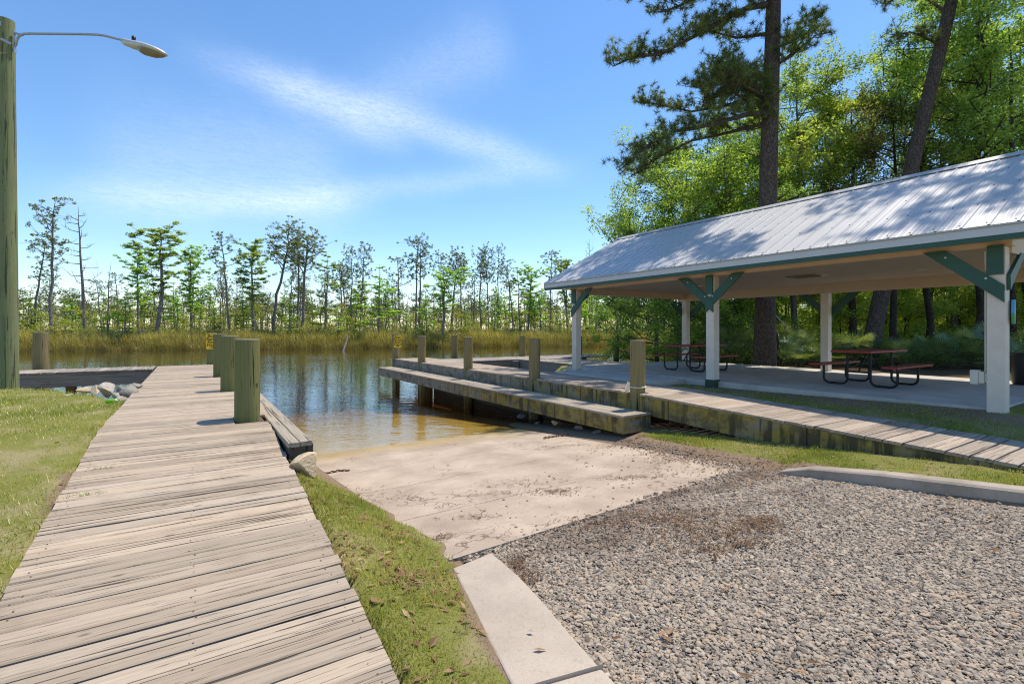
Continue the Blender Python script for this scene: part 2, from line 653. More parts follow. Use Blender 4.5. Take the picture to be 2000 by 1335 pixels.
def ground_mat():
    m, nt, b = newmat('ground_soil')
    co = geopos(nt)

    def attr(n):
        a = nt.nodes.new('ShaderNodeAttribute')
        a.attribute_name = n
        return a.outputs['Fac']
    n1 = noise(nt, co, 1.6, 6, .6)
    n2 = noise(nt, co, 9, 6, .65)
    n3 = noise(nt, co, 60, 4, .65)
    grass = mixc(nt, n2, (.13, .14, .030), (.25, .24, .065))
    straw = mixc(nt, n3, (.24, .19, .10), (.40, .32, .19))
    g = mixc(nt, smooth(nt, n1, .46, .66, 0, .75), grass, straw)
    soil = mixc(nt, n2, (.16, .105, .065), (.34, .25, .17))
    soil = mixc(nt, mth(nt, 'MULTIPLY', smooth(nt, n3, .5, .7), .7), soil, (.09, .055, .035))
    c = mixc(nt, smooth(nt, mth(nt, 'ADD', attr('grass'), mth(nt, 'MULTIPLY', mth(nt, 'SUBTRACT', n2, .5), .8)), .35, .65), soil, g)
    duff = mixc(nt, n2, (.05, .035, .02), (.15, .10, .055))
    c = mixc(nt, attr('forest'), c, duff)
    mud = mixc(nt, n1, (.11, .075, .03), (.20, .14, .06))
    c = mixc(nt, attr('mud'), c, mud)
    nt.links.new(c, b.inputs['Base Color'])
    b.inputs['Roughness'].default_value = .95
    b.inputs['Specular IOR Level'].default_value = .1
    bump(nt, b, mth(nt, 'ADD', n2, n3), .8, .02)
    return m


M['ground'] = ground_mat()


def gravel_base():
    m, nt, b = newmat('gravel_bed')
    co = geopos(nt)
    vo = nt.nodes.new('ShaderNodeTexVoronoi')
    vo.inputs['Scale'].default_value = 44
    nt.links.new(co, vo.inputs['Vector'])
    rnd = nt.nodes.new('ShaderNodeSeparateColor')
    nt.links.new(vo.outputs['Color'], rnd.inputs[0])
    c = mixc(nt, rnd.outputs[0], (.12, .095, .072), (.33, .275, .215))
    c = mixc(nt, smooth(nt, vo.outputs['Distance'], .25, .6, 0, .8), c, (.07, .055, .04))
    n1 = noise(nt, co, 1.1, 6, .65)
    c = mixc(nt, smooth(nt, n1, .5, .7, 0, .8), c, (.15, .09, .055))
    nt.links.new(c, b.inputs['Base Color'])
    b.inputs['Roughness'].default_value = .9
    bump(nt, b, mth(nt, 'SUBTRACT', 1.0, vo.outputs['Distance']), 1.0, .02)
    return m


M['gravel_bed'] = gravel_base()


def stone_mat():
    m, nt, b = newmat('gravel_stone')
    co = geopos(nt)
    a = nt.nodes.new('ShaderNodeAttribute')
    a.attribute_name = 'tone'
    rp = nt.nodes.new('ShaderNodeValToRGB')
    el = rp.color_ramp.elements
    el[0].color = (.125, .100, .080, 1)
    el[1].color = (.56, .48, .385, 1)
    for p, cc in ((.25, (.22, .185, .15)), (.5, (.335, .28, .22)), (.7, (.42, .345, .26)), (.85, (.39, .275, .175))):
        e = el.new(p)
        e.color = (*cc, 1)
    nt.links.new(a.outputs['Fac'], rp.inputs[0])
    x, y, z = sep(nt, co)
    n1 = noise(nt, mapping(nt, co, (.8, 1.5, 1), (0, 0, .25)), 1.0, 8, .68)
    # spilt pine duff and oil near the top of the ramp, thinner streaks elsewhere
    near = smooth(nt, y, 2.0, 3.7, -.03, .17)
    f = smooth(nt, mth(nt, 'ADD', n1, near), .50, .85, 0, .75)
    c = mixc(nt, f, rp.outputs[0], (.10, .062, .042))
    c = mixc(nt, mth(nt, 'MULTIPLY', smooth(nt, noise(nt, co, 70, 4), .5, .7), .25), c, (.2, .17, .14))
    nt.links.new(c, b.inputs['Base Color'])
    b.inputs['Roughness'].default_value = .9
    b.inputs['Specular IOR Level'].default_value = .1
    return m


M['stone'] = stone_mat()


def rock_mat(name, a, bcol, d):
    m, nt, b = newmat(name)
    co = geopos(nt)
    c = mixc(nt, noise(nt, co, 5, 6, .6), a, bcol)
    c = mixc(nt, smooth(nt, noise(nt, mapping(nt, co, (1, 1, 3)), 6, 6, .7), .52, .68, 0, .8), c, d)
    nt.links.new(c, b.inputs['Base Color'])
    b.inputs['Roughness'].default_value = .85
    bump(nt, b, noise(nt, co, 30, 6, .7), .8, .01)
    return m


M['rock_pale'] = rock_mat('rock_pale', (.30, .26, .22), (.44, .40, .35), (.20, .13, .08))
M['rock_tan'] = rock_mat('rock_tan', (.42, .32, .20), (.60, .48, .32), (.16, .11, .06))
M['rock_grey'] = rock_mat('rock_grey', (.20, .18, .15), (.36, .33, .28), (.09, .08, .06))


def water_mat():
    m = bpy.data.materials.new('river_water')
    m.use_nodes = True
    nt = m.node_tree
    nt.nodes.remove(nt.nodes['Principled BSDF'])
    out = nt.nodes['Material Output']
    co = geopos(nt)
    cb = nt.nodes.new('ShaderNodeCombineXYZ')
    nt.links.new(mth(nt, 'MULTIPLY', vdot(nt, co, (RX, RY, 0)), .75), cb.inputs[0])
    nt.links.new(mth(nt, 'MULTIPLY', vdot(nt, co, (FX, FY, 0)), 1.7), cb.inputs[1])
    wv = cb.outputs[0]
    r1 = noise(nt, wv, 1.5, 3, .55, .4)
    r2 = noise(nt, wv, 4.5, 3, .5, .3)
    patch = smooth(nt, noise(nt, co, .12, 3), .35, .65, .45, 1.0)
    h = mth(nt, 'MULTIPLY', mth(nt, 'ADD', r1, mth(nt, 'MULTIPLY', r2, .34)), patch)
    bm = nt.nodes.new('ShaderNodeBump')
    bm.inputs['Strength'].default_value = .42
    bm.inputs['Distance'].default_value = .05
    nt.links.new(h, bm.inputs['Height'])
    fr = nt.nodes.new('ShaderNodeFresnel')
    fr.inputs['IOR'].default_value = 1.333
    nt.links.new(bm.outputs[0], fr.inputs['Normal'])
    gl = nt.nodes.new('ShaderNodeBsdfGlossy')
    gl.inputs['Roughness'].default_value = .004
    gl.inputs['Color'].default_value = (.97, .98, 1, 1)
    nt.links.new(bm.outputs[0], gl.inputs['Normal'])
    tr = nt.nodes.new('ShaderNodeBsdfTransparent')
    tr.inputs['Color'].default_value = (1, 1, 1, 1)
    mx = nt.nodes.new('ShaderNodeMixShader')
    f = mth(nt, 'MULTIPLY', fr.outputs[0], 1.2, clamp=True)
    nt.links.new(f, mx.inputs[0])
    nt.links.new(tr.outputs[0], mx.inputs[1])
    nt.links.new(gl.outputs[0], mx.inputs[2])
    nt.links.new(mx.outputs[0], out.inputs['Surface'])
    va = nt.nodes.new('ShaderNodeVolumeAbsorption')
    va.inputs['Color'].default_value = (.80, .70, .05, 1)
    va.inputs['Density'].default_value = .6
    nt.links.new(va.outputs[0], out.inputs['Volume'])
    return m


M['water'] = water_mat()
M['bark_pine'] = None


def bark(name, a, bcol, sc=1.0):
    m, nt, b = newmat(name)
    co = objco(nt)
    vo = nt.nodes.new('ShaderNodeTexVoronoi')
    vo.inputs['Scale'].default_value = 12 * sc
    vo.feature = 'DISTANCE_TO_EDGE'
    wv = nt.nodes.new('ShaderNodeVectorMath')
    nz = nt.nodes.new('ShaderNodeTexNoise')
    nz.inputs['Scale'].default_value = 9 * sc
    nt.links.new(co, nz.inputs['Vector'])
    nt.links.new(co, wv.inputs[0])
    sc_ = nt.nodes.new('ShaderNodeVectorMath')
    sc_.operation = 'SCALE'
    sc_.inputs['Scale'].default_value = .12
    nt.links.new(nz.outputs['Color'], sc_.inputs[0])
    nt.links.new(sc_.outputs[0], wv.inputs[1])
    nt.links.new(mapping(nt, wv.outputs[0], (1.6, 1.6, .42)), vo.inputs['Vector'])
    n = noise(nt, mapping(nt, co, (1, 1, .25)), 9 * sc, 6, .65)
    c = mixc(nt, n, a, bcol)
    e = smooth(nt, vo.outputs['Distance'], .0, .12, 1, 0)
    c = mixc(nt, mth(nt, 'MULTIPLY', e, .5), c, tuple(x * .4 for x in a))
    nt.links.new(c, b.inputs['Base Color'])
    b.inputs['Roughness'].default_value = .95
    b.inputs['Specular IOR Level'].default_value = .1
    bump(nt, b, mth(nt, 'SUBTRACT', n, e), .9, .03)
    return m


M['bark_pine'] = bark('bark_pine', (.07, .055, .045), (.19, .15, .125))
M['bark_grey'] = bark('bark_grey', (.11, .095, .08), (.24, .215, .185), .7)
M['bark_dark'] = bark('bark_dark', (.045, .036, .028), (.12, .095, .075), .8)
M['bark_far'] = bark('bark_far', (.14, .12, .105), (.31, .275, .245), .35)
M['bark_dead'] = bark('bark_dead', (.16, .14, .125), (.31, .28, .25), .35)

M['leaf_bright'] = leafmat('leaf_bright', (0.114, 0.185, 0.036), (0.260, 0.392, 0.076), (0.498, 0.567, 0.139), .56, .025)
M['leaf_mid'] = leafmat('leaf_mid', (0.100, 0.187, 0.050), (0.231, 0.372, 0.090), (0.471, 0.605, 0.153), .56, .025)
M['leaf_olive'] = leafmat('leaf_olive', (0.102, 0.125, 0.051), (0.204, 0.216, 0.086), (0.313, 0.316, 0.128), .56, .025)
M['needle'] = leafmat('needle_dark', (0.064, 0.100, 0.029), (0.143, 0.194, 0.057), (0.286, 0.329, 0.108), .32, .03)
M['cypress'] = leafmat('leaf_cypress', (0.153, 0.277, 0.041), (0.321, 0.538, 0.076), (0.564, 0.787, 0.124), .56, .025)
M['cypress_dull'] = leafmat('leaf_cypress_dull', (0.123, 0.206, 0.046), (0.261, 0.371, 0.079), (0.439, 0.549, 0.120), .56, .025)
M['pine_far'] = leafmat('needle_far', (0.099, 0.138, 0.060), (0.200, 0.250, 0.105), (0.324, 0.374, 0.155), .3, .03)
M['brush'] = leafmat('brush_leaf', (0.105, 0.135, 0.027), (0.225, 0.255, 0.045), (0.390, 0.374, 0.075), .56, .025)
M['twig'] = leafmat('twig_grey', (0.187, 0.140, 0.102), (0.343, 0.265, 0.203), (0.515, 0.421, 0.328), .1, .02)
M['reed'] = leafmat('reed_blade', (.13, .11, .04), (.36, .31, .085), (.58, .50, .14), .35, .02)
M['grass'] = leafmat('grass_blade', (0.103, 0.152, 0.017), (0.248, 0.295, 0.038), (0.574, 0.495, 0.160), .4, .04)
M['palm'] = leafmat('palmetto_leaf', (0.074, 0.124, 0.035), (0.160, 0.234, 0.069), (0.345, 0.417, 0.147), .3, .10)
M['litter'] = leafmat('dead_leaf', (.11, .06, .033), (.26, .15, .08), (.42, .27, .15), .2, .012)
M['straw'] = leafmat('pine_straw', (.05, .03, .018), (.14, .08, .045), (.27, .16, .09), .1, .04)

# ---------------------------------------------------------------- terrain
WZ = -1.08


def B(y):                                       # level of the left boardwalk
    return np.where(y > 7.63, 0.0, np.maximum(-.104 * (7.63 - y), -.86))


def lotz(x, y):
    return -.63 + .10 * np.clip(3.6 - y, 0, 4) * np.clip((x - 2) / 4, 0, 1)


def rampz(y):
    return -.62 - .077 * (y - 3.6) - .03 * np.clip(y - 14, 0, 40)


def wedge(x, y):
    return np.where(y < 3.6, lotz(x, y), rampz(y))


def rrampz(y):                                  # level of the right boardwalk
    return np.where(y > 6.75, -.04, -.04 - .034 * (6.75 - y))


SX = np.array([-400, -12, -4.5, -3.2, -2.4, -1.6, -1, 0, 1.0, 1.3, 6.9, 7.3, 8.9, 9.6, 12, 13, 17, 25, 40, 400.])
SY = np.array([40, 17.2, 16.6, 16.2, 15.4, 14.0, 12.6, 11, 10.2, 9.6, 9.6, 9.9, 12.4, 13.5, 16.6, 15, 13.6, 15, 18, 30.])


def bank_d(x, y):
    return (x + 3.6) * .31 + (y - 68) * .951


def height(x, y):
    x = np.asarray(x, float)
    y = np.asarray(y, float)
    zl = B(y) - .045
    w = wedge(x, y)
    d7 = np.interp(y, [-30, -2, 1.46, 4.2, 6.5, 9, 12], [-.1, -.12, -.27, -.49, -.67, -.97, -1.2])
    kb = np.where(y < 3.45, lotz(6.4, y) + .105, w + .05)
    db = np.minimum(np.interp(y, [-30, 1.5, 4, 6.9, 8, 11.5, 15], [-.2, -.235, -.17, -.10, -.13, -.17, -.22]), rrampz(y) - .035)
    sb = np.interp(y, [-30, 1, 2.4, 6, 9, 13], [-.12, -.05, -.035, -.12, -.15, -.15])
    lo = np.where(y < 3.6, 1.70, 1.70 - .05 * np.clip(y - 3.6, 0, 4.4))
    # knots across X
    rag = .03 * np.sin(y * 5.1) + .025 * np.sin(y * 11.3 + 1) + .015 * np.sin(y * 23)
    le = np.where(y < 3.55, lo - .02, lo + .09 + rag)
    tgt = np.where(y < 3.55, -.612, w + .014)
    t1 = np.clip((x - .9) / (le - .9), 0, 1)
    z = zl + (tgt - zl) * t1
    t2 = np.clip((x - le) / .10, 0, 1)
    z = z + (np.minimum(w, -.60) - .055 - z) * t2
    z = np.where(x > 6.15, (w - .05) + (kb - w + .05) * np.clip((x - 6.22) / .22, 0, 1), z)
    z = np.where(x > 6.5, kb + (d7 - kb) * np.clip((x - 6.5) / .8, 0, 1), z)
    z = np.where(x > 7.3, d7 + (db - d7) * np.clip((x - 8.2) / .55, 0, 1), z)
    z = np.where(x > 8.8, db + (sb - db) * np.clip((x - 8.9) / 1.2, 0, 1), z)
    ys = np.interp(x, SX, SY)
    slope = np.where((x > 1.3) & (x < 6.9), .0, .62)
    drop = WZ + (ys - y) * np.where(slope > 0, slope, 1)
    z = np.where(slope > 0, np.minimum(z, np.maximum(drop, -2.6 + 0 * y)), z)
    z = np.maximum(z, -2.8)
    zf = np.interp(bank_d(x, y), [-8, -1, 0, .8, 4, 30, 300], [-2.9, -1.5, -1.12, -.8, -.55, -.3, 0])
    return np.maximum(z, zf)


def H(x, y):
    return float(height(x, y))


def grassness(x, y):
    """How much lawn grows at a place (0..1)."""
    g = np.zeros_like(x)
    ys = np.interp(x, SX, SY)
    left = (x < -.93) & (y < ys - 1.25)
    g = np.where(left, 1.0, g)
    # worn edge along the boardwalk
    g = np.where(left & (x > -1.12 - .1 * np.sin(y * 3)) & (y > 5.3) & (y < 6.4), .4, g)
    lo = 1.80 - .05 * np.clip(y - 3.6, 0, 4.4) + .035 * np.sin(y * 5.1) + .03 * np.sin(y * 11.3 + 1) - .10 * np.clip(y - 4.4, 0, 1)
    lo = np.where(y < 3.40, np.interp(y, [1.62, 1.81, 1.96, 2.11, 2.31, 2.64, 3.08, 3.40], [1.230, 1.275, 1.310, 1.346, 1.393, 1.462, 1.568, 1.643]), lo)
    g = np.where((x > .9) & (x < lo) & (y < 5.75), np.clip(.9 - .8 * np.clip((x - lo + .16) / .16, 0, 1) * (.5 + .5 * np.sin(y * 4 + x * 7)), .15, .9), g)
    g = np.where((x > .9) & (x < 1.35) & (y >= 5.6) & (y < 5.9), .5, g)
    rt = (x > np.where(y < 3.45, 6.54, 6.55 + .10 * (y - 3.4))) & (x < 7.28) & (y < 6.35)
    g = np.where(rt, np.clip(.55 + (x - 6.5) * .8, .3, 1) * np.where(y < 3.6, 1.2, 1), g)
    bk = (x > 8.87) & (x < 10.2) & (y < 7.95)
    g = np.where(bk, np.interp(x, [8.87, 9.2, 9.75, 10.2], [1.0, .85, .35, .25]) * np.interp(y, [2, 7], [1, .9]), g)
    g = np.where((x > 10.1) & (x < 16) & (y < 2.3), .8, g)
    pt = (x > 8.95) & (x < 11.85) & (y > 11.55) & (y < ys - .9)
    g = np.where(pt, .9, g)
    return np.clip(g, 0, 1)


def build_ground():
    xs = np.concatenate([[-900, -500, -300, -200, -140, -100, -70, -50, -35, -26, -20, -16], np.arange(-13, 0.8, .2), np.arange(.8, 2.0, .05),
                         np.arange(2.0, 6.1, .3), np.arange(6.1, 10.5, .08), np.arange(10.5, 20, .25), [20.5, 22, 24, 27, 31, 36, 43, 52, 64, 80, 110, 160, 240, 400, 900]])
    ys = np.concatenate([[-300, -100, -40, -20, -10, -6, -4], np.arange(-3, 0, .4), np.arange(0, 12, .12), np.arange(12, 20, .2), np.arange(20, 30, .8),
                         np.arange(30, 90, 1.6), [92, 96, 102, 110, 120, 140, 170, 220, 300, 500, 1000, 2000]])
    X, Y = np.meshgrid(xs, ys)
    Z = height(X, Y)
    n = (np.sin(X * 3.1 + Y * 1.7) + np.sin(X * 1.3 - Y * 2.9) + np.sin(X * 7.7 + 1.1) * np.sin(Y * 6.3)) * .008
    gr = grassness(X, Y)
    Z = Z + n * (gr > 0) * np.where((X > -1.2) & (X < 1.2), .3, 1)
    # never above the boardwalks, the slab or the paving
    Z = np.where((X > -.98) & (X < .92), np.minimum(Z, B(Y) - .10), Z)
    Z = np.where((X > 7.25) & (X < 8.88), np.minimum(Z, rrampz(Y) - .09), Z)
    nx, ny = len(xs), len(ys)
    V = np.stack([X.ravel(), Y.ravel(), Z.ravel()], 1)
    I = np.arange(nx * ny).reshape(ny, nx)
    Fc = np.stack([I[:-1, :-1].ravel(), I[:-1, 1:].ravel(), I[1:, 1:].ravel(), I[1:, :-1].ravel()], 1)
    mud = np.clip((WZ + .12 - Z) / .12, 0, 1) * (bank_d(X, Y) < -2.5)
    forest = np.clip((X - 15.8) / .8, 0, 1) * (Y < 17)
    forest = np.maximum(forest, (bank_d(X, Y) > -3) * .85)
    o = indexed('ground', V, Fc, M['ground'], attrs={'grass': np.maximum(gr, (X < -14) * 1.).ravel(), 'mud': mud.ravel(), 'forest': forest.ravel()})
    tag(o, kind='structure')


build_ground()


def build_water():
    mb = MB()
    mb.box(-600, 600, 4.5, 400, -7, WZ)
    o = mb.build('river_water', M['water'])
    tag(o, kind='structure')


build_water()


def sheet(name, poly_rows, mat, kind='structure', zf=None, th=.1):
    """poly_rows: list of rows of (x,y); builds a slab with skirt whose top follows zf."""
    rows = np.array(poly_rows)
    nr, nc = rows.shape[:2]
    X, Y = rows[..., 0], rows[..., 1]
    Z = zf(X, Y)
    V = np.concatenate([np.stack([X, Y, Z], -1).reshape(-1, 3), np.stack([X, Y, Z - th], -1).reshape(-1, 3)])
    I = np.arange(nr * nc).reshape(nr, nc)
    f = [np.stack([I[:-1, :-1].ravel(), I[:-1, 1:].ravel(), I[1:, 1:].ravel(), I[1:, :-1].ravel()], 1)]
    O = nr * nc
    for L in (I[0], I[-1], I[:, 0], I[:, -1]):
        f.append(np.stack([L[:-1], L[1:], L[1:] + O, L[:-1] + O], 1))
    o = indexed(name, V, np.concatenate(f), mat, smoothf=False)
    if kind:
        tag(o, kind=kind)
    return o


def build_paving():
    # boat ramp
    rows = []
    for y in np.concatenate([np.linspace(0, 1, 8)[:1] + 3.57, np.arange(3.8, 22, .3)]):
        l = np.interp(y, [3.5, 5, 6.5, 8, 22], [1.72, 1.62, 1.50, 1.30, 1.30])
        r = np.interp(y, [3.5, 4.2, 22], [6.12, 6.75, 6.95])
        t = np.linspace(0, 1, 16)
        xx = l + (r - l) * t
        skew = np.clip(1 - (y - 3.57) / 1.5, 0, 1) * .30 * t
        rows.append(np.stack([xx, y + skew], 1))
    sheet('boat_ramp', rows, M['ramp'], zf=lambda x, y: rampz(y), th=.16)
    # gravel lot
    rows = []
    for t in np.linspace(0, 1, 14):
        row = []
        for s in np.linspace(0, 1, 18):
            yt = 3.56 + .30 * s
            y = -3 + (yt + 3) * t
            l = np.interp(y, [-3, 0, 1.2, 1.9, 2.6, 3.5], [4.5, 2.7, 2.0, 1.80, 1.72, 1.84])
            r = 6.28 + np.clip(.0 - y, 0, 3) * .2
            row.append((l + (r - l) * s, y))
        rows.append(row)
    sheet('gravel_lot', rows, M['gravel_bed'], zf=lambda x, y: lotz(x, y) - .012, th=.12)


build_paving()


def kerbs():
    # flush apron kerb, two lengths with an open joint
    L = [(884, 1108), (905, 1150), (940, 1222), (975, 1288), (1000, 1338), (1022, 1382), (1046, 1430), (1080, 1500)]
    R = [(960, 1078), (1012, 1122), (1062, 1175), (1110, 1232), (1160, 1288), (1210, 1340), (1262, 1392), (1330, 1460)]
    z = -.598
    Lp = [at(*p, z) for p in L]
    Rp = [at(*p, z) for p in R]

    def seg(i0, i1, f0, f1, label):
        mb = MB()
        a = [(Lp[i].lerp(Lp[i + 1], f0) if i == i0 else Lp[i]) for i in range(i0, i1 + 1)] + ([Lp[i1].lerp(Lp[i1 + 1], f1)] if f1 else [])
        b = [(Rp[i].lerp(Rp[i + 1], f0) if i == i0 else Rp[i]) for i in range(i0, i1 + 1)] + ([Rp[i1].lerp(Rp[i1 + 1], f1)] if f1 else [])
        n = len(a)
        vs = a + b + [p - Vector((0, 0, .14)) for p in a] + [p - Vector((0, 0, .14)) for p in b]
        fs = [(i, i + 1, n + i + 1, n + i) for i in range(n - 1)]
        fs += [(2 * n + i, 2 * n + i + 1, i + 1, i) for i in range(n - 1)]
        fs += [(n + i, n + i + 1, 3 * n + i + 1, 3 * n + i) for i in range(n - 1)]
        fs += [(0, n, 3 * n, 2 * n), (n - 1, 2 * n - 1, 4 * n - 1, 3 * n - 1)]
        mb.add(vs, fs)
        bevel(tag(mb.build('kerb', M['kerb']), label, 'kerb', 'pale kerb lengths beside the gravel'), .014)
    seg(0, 4, 0, .28, 'long pale concrete kerb running down from the corner of the boat ramp')
    seg(4, 6, .31, .9, 'short end of pale kerb past an open joint in the bottom foreground')
    # raised kerb on the right
    mb = MB()
    path = [(6.16, 3.47), (6.22, 3.40), (6.30, 3.1), (6.34, 2.4), (6.37, 1.6), (6.40, .6), (6.42, -.6), (6.45, -2)]
    hs = [.0, .05, .11, .14, .14, .14, .14, .14]
    vs, fs = [], []
    for (x, y), h in zip(path, hs):
        g = float(lotz(x, y)) - .03
        for dx, dz in ((-.055, 0), (-.04, h * .85 + .03), (-.015, h + .03), (.14, h + .035), (.17, h * .9 + .03), (.17, -.05)):
            vs.append((x + dx, y, g + dz))
    for i in range(len(path) - 1):
        for k in range(5):
            fs.append((i * 6 + k, (i + 1) * 6 + k, (i + 1) * 6 + k + 1, i * 6 + k + 1))
    fs.append((5, 4, 3, 2, 1, 0))
    mb.add(vs, fs, False)
    bevel(tag(mb.build('kerb', M['kerb_grey']), 'raised grey concrete kerb with a tapered end between gravel and grass', 'kerb'), .012)


kerbs()

# ---------------------------------------------------------------- docks


def plank(mb, x0, x1, y0, y1, zf, th=.038, axis='X', segs=5, rough=.003):
    """One board along X (or Y) between two edges; chamfered top edges, slightly wavy."""
    w = (y1 - y0)
    zj = U(-.0025, .0025)
    vs, fs = [], []
    prof = [(0, -th), (1, -th), (1, -.007), (1 - .009 / w, 0), (.009 / w, 0), (0, -.007)]
    tw = U(-.004, .004)
    for i in range(segs + 1):
        t = i / segs
        x = x0 + (x1 - x0) * t
        ja, jb = U(-rough, rough), U(-rough, rough)
        for (p, dz) in prof:
            y = y0 + w * p + (ja if p < .5 else jb)
            X, Y = (x, y) if axis == 'X' else (y, x)
            vs.append((X, Y, zf(X, Y) + dz + zj + tw * (t - .5) * (p - .5)))
    n = 6
    for i in range(segs):
        for k in range(n):
            k2 = (k + 1) % n
            fs.append((i * n + k, i * n + k2, (i + 1) * n + k2, (i + 1) * n + k))
    fs.append(tuple(range(n - 1, -1, -1)))
    fs.append(tuple(range(segs * n, segs * n + n)))
    if axis == 'Y':
        fs = [tuple(reversed(f)) for f in fs]
    mb.add(vs, fs)


NAILS = []


def deck_run(mb, x0, x1, y0, y1, zf, pitch=.148, gap=.009, axis='X', jit=.012, holes=(), nails=()):
    y = y0
    while y < y1 - .05:
        w = pitch * U(.97, 1.03)
        g = gap * (2.2 if U(0, 1) < .18 else U(.4, 1.1))
        a, b = x0 + U(-jit, jit), x1 + U(-jit, jit)
        for (hy0, hy1, hx0, hx1) in holes:     # board notched round a piling
            if y + w > hy0 and y < hy1:
                if hx0 <= a:
                    a = hx1
                elif hx1 >= b:
                    b = hx0
        plank(mb, a, b, y, min(y + w - g, y1), zf, axis=axis)
        if nails:
            for nx in nails:
                for q in (.22, .78):
                    NAILS.append((nx + U(-.022, .022), y + (w - g) * q + U(-.014, .014)))
        y += w


def zB(x, y):
    return float(B(np.float64(y)))


def left_dock():
    r = empty('boardwalk', (0, 7.6, 0), 'long weathered plank boardwalk in the left foreground rising to the left dock', 'boardwalk')
    piles = [(.63, 7.62), (.62, 11.3), (.61, 14.97), (.58, 20.28)]
    mb = MB()
    deck_run(mb, -.945, .868, -1.5, 20.1, zB, nails=(-.86, 0, .78), holes=[(p[1] - .17, p[1] + .17, p[0] - .16, 2) for p in piles[:3]])
    o = mb.build('decking', M['plank'])
    o.parent = r
    o.matrix_parent_inverse = Matrix.Translation(-r.location)
    mb = MB()
    for nx, ny in NAILS:
        if 1.5 < ny < 11 and U(0, 1) < .72:
            zz = zB(nx, ny) + .0035
            rr = U(.003, .006)
            mb.add([(nx + rr * math.cos(k * 1.0472), ny + rr * 1.3 * math.sin(k * 1.0472), zz) for k in range(6)], [tuple(range(6))])
    o = mb.build('nail_heads', flat('rusty_nail', (.12, .075, .05), .8))
    o.parent = r
    o.matrix_parent_inverse = Matrix.Translation(-r.location)
    o['kind'] = 'stuff'
    mb = MB()
    for x in (-.86, 0.0, .78):
        pts = [(-1.5, zB(0, -1.5)), (-.6, zB(0, -.6)), (7.63, 0), (20.05, 0)]
        for (ya, za), (yb, zb) in zip(pts, pts[1:]):
            mb.bar((x, ya, za - .135), (x, yb, zb - .135), .05, .19)
    for o in mb.each('stringer', M['darkbeam']):
        o.parent = r
        o.matrix_parent_inverse = Matrix.Translation(-r.location)
    # side walkway along the river
    r2 = empty('side_walkway', (-6, 19.6, 0), 'plank side walkway running left from the boardwalk behind the lamp post', 'boardwalk')
    mb = MB()
    deck_run(mb, 18.72, 20.30, -22, -.96, lambda x, y: .004, axis='Y')
    o = mb.build('decking', M['plank_cross'])
    o.parent = r2
    o.matrix_parent_inverse = Matrix.Translation(-r2.location)
    mb = MB()
    mb.box(-22, -.97, 18.76, 18.81, -.42, -.045)
    mb.box(-22, -.97, 20.2, 20.25, -.30, -.045)
    for o in mb.each('beam', M['beam']):
        o.parent = r2
        o.matrix_parent_inverse = Matrix.Translation(-r2.location)
    for x in (-3.0, -7.5, -12.5):
        mb = MB()
        mb.tube([(x, 19.4, -2.6), (x, 19.4, -.04)], .13, 14)
        o = mb.build('support_post', M['pile_tan'])
        o.parent = r2
        o.matrix_parent_inverse = Matrix.Translation(-r2.location)
    return piles


def piling(x, y, ztop, rad, zbot, mat, label, group, lean=0.0):
    r = empty('piling', (x, y, 0), label, 'piling', group)
    mb = MB()
    seg = 28
    zs = list(np.linspace(zbot, ztop, 8))
    off = [U(-.06, .06) for _ in range(seg)]
    vs, fs = [], []
    for i, z in enumerate(zs):
        for k in range(seg):
            th = 2 * math.pi * k / seg
            rr = rad * (1 + .012 * math.sin(3 * th + x) + .12 * off[k] * .25 + .008 * math.sin(z * 3 + k))
            vs.append((rr * math.cos(th) + lean * z, rr * math.sin(th), z))
    for i in range(len(zs) - 1):
        for k in range(seg):
            k2 = (k + 1) % seg
            fs.append((i * seg + k, i * seg + k2, (i + 1) * seg + k2, (i + 1) * seg + k))
    mb.add(vs, fs, True)
    mb.build('shaft', mat, r)
    mb = MB()
    ring = vs[-seg:]
    b1 = [(p[0] * .95 + ring[0][0] * 0, p[1] * .95, p[2] + .012) for p in ring]
    mb.add(ring + b1 + [(lean * ztop, 0, ztop + .014)],
           [(k, (k + 1) % seg, seg + (k + 1) % seg, seg + k) for k in range(seg)] + [(seg + k, seg + (k + 1) % seg, 2 * seg) for k in range(seg)])
    mb.build('cut_end', M['pile_top'], r)
    return r


lp = left_dock()
GL = 'green pilings along the left boardwalk'
piling(lp[0][0], lp[0][1], 1.065, .155, -1.2, M['pile_green'], 'thick green piling nearest the viewer at the edge of the left boardwalk', GL)
piling(lp[1][0], lp[1][1], 1.07, .152, -1.6, M['pile_green'], 'green piling just behind the thickest one on the left boardwalk', GL)
piling(lp[2][0], lp[2][1], 1.08, .150, -2.2, M['pile_green'], 'green piling between the second one and the yellow sign on the left boardwalk', GL)
piling(lp[3][0], lp[3][1], 1.085, .155, -2.6, M['pile_green'], 'farthest left boardwalk piling, the one that carries a yellow sign', GL)


def left_far_pile():
    p = atd(79.5, 717, 15.35)
    r = piling(p.x, p.y, 1.115, .185, -2.4, M['pile_tan'], 'lone stout tan piling with a black cleat beside the side walkway', None)
    mb = MB()
    c = Vector((-.23 * RX, -.23 * RY, .28))
    mb.tube([c + Vector((0, 0, .13)), c + Vector((.02 * RX, .02 * RY, .04)), c + Vector((.03, 0, -.04)), c + Vector((0, 0, -.14))], [.010, .022, .022, .010], 8)
    mb.bar(c, c + Vector((.09 * RX, .09 * RY, 0)), .05, .06)
    mb.build('cleat', M.setdefault('black_metal', flat('black_metal', (.02, .02, .022), .45, .3)), r)


left_far_pile()


